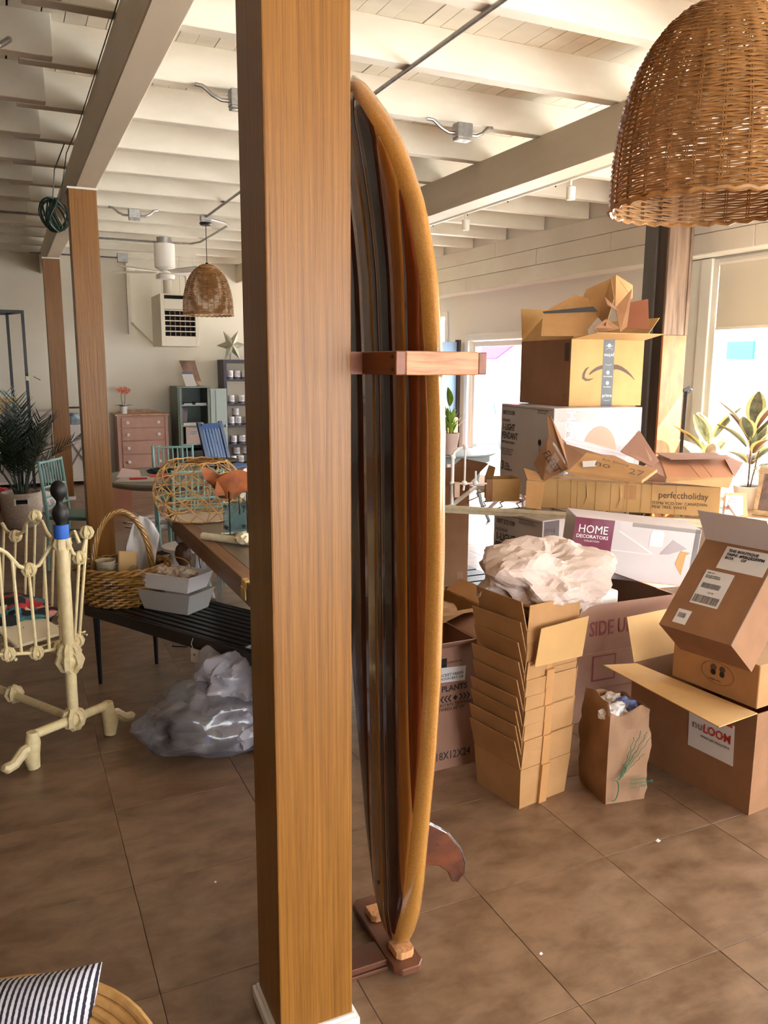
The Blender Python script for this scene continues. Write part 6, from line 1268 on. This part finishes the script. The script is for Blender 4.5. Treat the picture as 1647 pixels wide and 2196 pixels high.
for x in (8, 33, 57, 75, 97, 115, 135, 150): MB().tube([S_(x, 1125 if x in (57, 75, 8) else 1152), S_(x-4, 1318+(x > 120)*14)], .0065, 7).build('spindle', M_cr, cr, smooth=True)
for p in ((33, 1150), (75, 1107), (124, 1166), (110, 1318), (138, 1328)): knot(S_(*p), .026)
for k in range(8):
    a = CP+CL*(.12+.09*k)-CW*.17+Zv(.475); b = CP+CL*(.12+.09*k)+CW*.17+Zv(.485); MB().tube([a, b], .0045, 5).build('base_wire', M_cr, cr)
for k in range(5):
    s = -.15+.075*k; MB().tube([CP+CL*.08+CW*s+Zv(.482), CP+CL*1.05+CW*s+Zv(.482)], .0045, 5).build('base_wire', M_cr, cr)
MB().tube([CP+CL*.08-CW*.2+Zv(.47), CP+CL*1.08-CW*.2+Zv(.47)], .0075, 7).build('side_rail', M_cr, cr)
bt_ = CP+Zv(.98); MB().lathe([(.029, -.01), (.031, .0), (.031, .045), (.029, .05)], 18, tuple(bt_)).build('blue_tape', mat('blue_tape', (40, 96, 190), rough=.6), cr, smooth=True)
MB().lathe([(.0, .04), (.024, .04), (.02, .055), (.030, .075), (.034, .10), (.028, .122), (.016, .135), (.013, .15), (.018, .16), (.032, .18), (.035, .20), (.028, .225), (.012, .238), (0, .24)], 18, tuple(bt_)).build('finial', mat('black_finial', (16, 12, 11), rough=.5), cr, smooth=True, angle=60)
fl_ = thing('floral_cloth', 'black floral fabric with red flowers folded in the crib', 'fabric', tuple(CP+CL*.5+Zv(.49)))
M_flo = bpy.data.materials.new('floral_print'); M_flo.use_nodes = True; nt = M_flo.node_tree; N = nt.nodes; L = nt.links; b_ = N['Principled BSDF']; b_.inputs['Roughness'].default_value = .85
tc = N.new('ShaderNodeTexCoord'); vo = N.new('ShaderNodeTexVoronoi'); vo.inputs['Scale'].default_value = 16; L.new(tc.outputs['Object'], vo.inputs['Vector'])
rp_ = N.new('ShaderNodeValToRGB'); rp_.color_ramp.interpolation = 'CONSTANT'; cols = [(0, (24, 24, 30)), (.35, (70, 120, 130)), (.5, (24, 24, 30)), (.62, (176, 40, 44)), (.74, (214, 150, 150)), (.82, (120, 130, 60)), (.9, (24, 24, 30))]
rp_.color_ramp.elements[0].color = lin(cols[0][1])
for p_, c_2 in cols[1:]: e = rp_.color_ramp.elements.new(p_); e.color = lin(c_2)
L.new(vo.outputs['Color'], rp_.inputs[0]); L.new(rp_.outputs[0], b_.inputs['Base Color'])
cc = CP+CL*.46-CW*.0+Zv(.55)
MB().blob(cc, (.20, .24, .065), 4, amp=.5, freq=2.2, seed=2).build('cloth_fold', M_flo, fl_, smooth=True)
bkk = thing('cream_board', 'cream covered board lying against the floral fabric in the crib', 'board', tuple(CP+CL*.25+Zv(.5))); c1 = CP+CL*.12-CW*.17+Zv(.50)
MB().slab([c1, c1+CW*.24, c1+CW*.20+CL*.30+Zv(.10), c1+CL*.30+Zv(.10)], .014).build('board_sheet', mat('cream_board', (212, 196, 166), rough=.6), bkk, bevel=.003)
# ------------------------------------------------------------------ rattan chair with striped pillow, bottom left
rcx = Vector((-.15, 1.50, 0))
ra_ = thing('rattan_chair', 'round rattan bowl chair with coiled rim at the bottom left', 'chair', tuple(rcx))
for i in range(4):
    r_ = .345-.019*i; z = .30-.010*i
    MB().tube([rcx+Vector((r_*math.cos(2*math.pi*k/48), r_*math.sin(2*math.pi*k/48)*1.05, z+.0*k)) for k in range(48)], .0115, 8, closed=True).build('rim_coil', M_rat, ra_, smooth=True)
for i in range(9):
    r_ = .27-.026*i; z = .245-.012*i; MB().tube([rcx+Vector((r_*math.cos(2*math.pi*k/40), r_*math.sin(2*math.pi*k/40)*1.05, z)) for k in range(40)], .008, 6, closed=True).build('seat_coil', M_wickd, ra_, smooth=True)
for k in range(12): a = 2*math.pi*k/12; c, s = math.cos(a), math.sin(a); MB().tube([rcx+Vector((.34*c, .35*s, .285)), rcx+Vector((.27*c, .28*s, .225)), rcx+Vector((.05*c, .05*s, .135))], .006, 5).build('spoke', M_rat, ra_)
MB().tube([rcx+Vector((.2*math.cos(2*math.pi*k/30), .2*math.sin(2*math.pi*k/30), .015)) for k in range(30)], .014, 7, closed=True).build('base_ring', M_rat, ra_, smooth=True)
for k in range(4): a = R(45+90*k); MB().tube([rcx+Vector((.2*math.cos(a), .2*math.sin(a), .015)), rcx+Vector((.16*math.cos(a), .16*math.sin(a), .16))], .012, 6).build('leg', M_rat, ra_)
pw_ = thing('striped_pillow', 'navy and white striped knitted pillow on the rattan chair', 'pillow', (-.10, 1.62, .36), world=False)
M_sp = bpy.data.materials.new('stripe_knit'); M_sp.use_nodes = True; nt = M_sp.node_tree; N = nt.nodes; L = nt.links; b_ = N['Principled BSDF']; b_.inputs['Roughness'].default_value = .95
tc = N.new('ShaderNodeTexCoord'); mp = N.new('ShaderNodeMapping'); wv = N.new('ShaderNodeTexWave'); wv.inputs['Scale'].default_value = 10.5; wv.inputs['Distortion'].default_value = .7; wv.inputs['Detail'].default_value = 2; wv.inputs['Detail Scale'].default_value = 6
L.new(tc.outputs['UV'], mp.inputs[0]); L.new(mp.outputs[0], wv.inputs['Vector']); rp_ = N.new('ShaderNodeValToRGB'); rp_.color_ramp.elements[0].position = .42; rp_.color_ramp.elements[1].position = .52; rp_.color_ramp.elements[0].color = lin((34, 30, 42)); rp_.color_ramp.elements[1].color = lin((206, 200, 208))
L.new(wv.outputs['Fac'], rp_.inputs[0]); L.new(rp_.outputs[0], b_.inputs['Base Color'])
n2 = N.new('ShaderNodeTexNoise'); n2.inputs['Scale'].default_value = 260; bp_ = N.new('ShaderNodeBump'); bp_.inputs['Strength'].default_value = .6; bp_.inputs['Distance'].default_value = .004; L.new(tc.outputs['UV'], n2.inputs['Vector']); L.new(n2.outputs['Fac'], bp_.inputs['Height']); L.new(bp_.outputs[0], b_.inputs['Normal'])
def pil(n=34, w_=.42, h=.42, t_=.10):
    g = MB(); vs = []; uv = []
    for sd in (1, -1):
        for i in range(n):
            for j in range(n):
                u = i/(n-1)*2-1; v = j/(n-1)*2-1; e = (1-u**4)*(1-v**4); pin = 1-.07*(1-u*u)*0-.06*(1-abs(v))**1*abs(u)**3-.0
                vs.append(Vector((u*w_/2*(1-.06*(1-v*v)), v*h/2*(1-.06*(1-u*u)), sd*t_*max(0, e)**.7))); uv.append(((u+1)/2, (v+1)/2))
    fs = [(a*n+b, (a+1)*n+b, (a+1)*n+b+1, a*n+b+1) for a in range(n-1) for b in range(n-1)]; g.add(vs, fs+[tuple(x+n*n for x in reversed(f)) for f in fs]); return g, uv
g, uv = pil(); o = g.build('pillow_cover', M_sp, pw_, smooth=True); me = o.data; ul = me.uv_layers.new(name='UVMap')
for lp_ in me.loops: ul.data[lp_.index].uv = uv[lp_.vertex_index]
# corner of the pillow sits at the chair's far right rim
xa = Vector((.965, -.26, 0.0)); ya = Vector((.20, .72, .66)); ya = (ya-xa*ya.dot(xa)).normalized(); xa.normalize(); za = xa.cross(ya)
cpos = Vector((.112, 1.775, .345))-xa*.21-ya*.21
pw_.matrix_world = Matrix(((xa.x, ya.x, za.x, cpos.x), (xa.y, ya.y, za.y, cpos.y), (xa.z, ya.z, za.z, cpos.z), (0, 0, 0, 1)))

# small scraps on the floor
for k, (x, y, s, l) in enumerate(((2.04, 2.02, .016, 'tiny white paper scrap on the floor in front of the grocery bag'), (1.31, 1.72, .010, 'tiny pale chip on the floor right of the surfboard fin'), (.52, 2.45, .006, 'tiny white speck on the floor left of the big post'))):
    o = MB().slab([(x, y, .003), (x+s, y+.3*s, .003), (x+.7*s, y+s, .006), (x-.2*s, y+.7*s, .004)], .0015).build('paper_scrap', M_label); tag(o, l, 'scrap')
#@@END
# ------------------------------------------------------------------ lettering to meshes
bpy.context.view_layer.update(); dg = bpy.context.evaluated_depsgraph_get()
for o in [o for o in SC.objects if o.type == 'FONT']:
    me = bpy.data.meshes.new_from_object(o.evaluated_get(dg)); n = bpy.data.objects.new('lettering', me); COL.objects.link(n)
    n.matrix_basis = o.matrix_basis.copy(); n.parent = o.parent
    for k_ in o.keys():
        if k_ in ('label',): n[k_] = o[k_]
    o.name = 'old'; bpy.data.objects.remove(o)
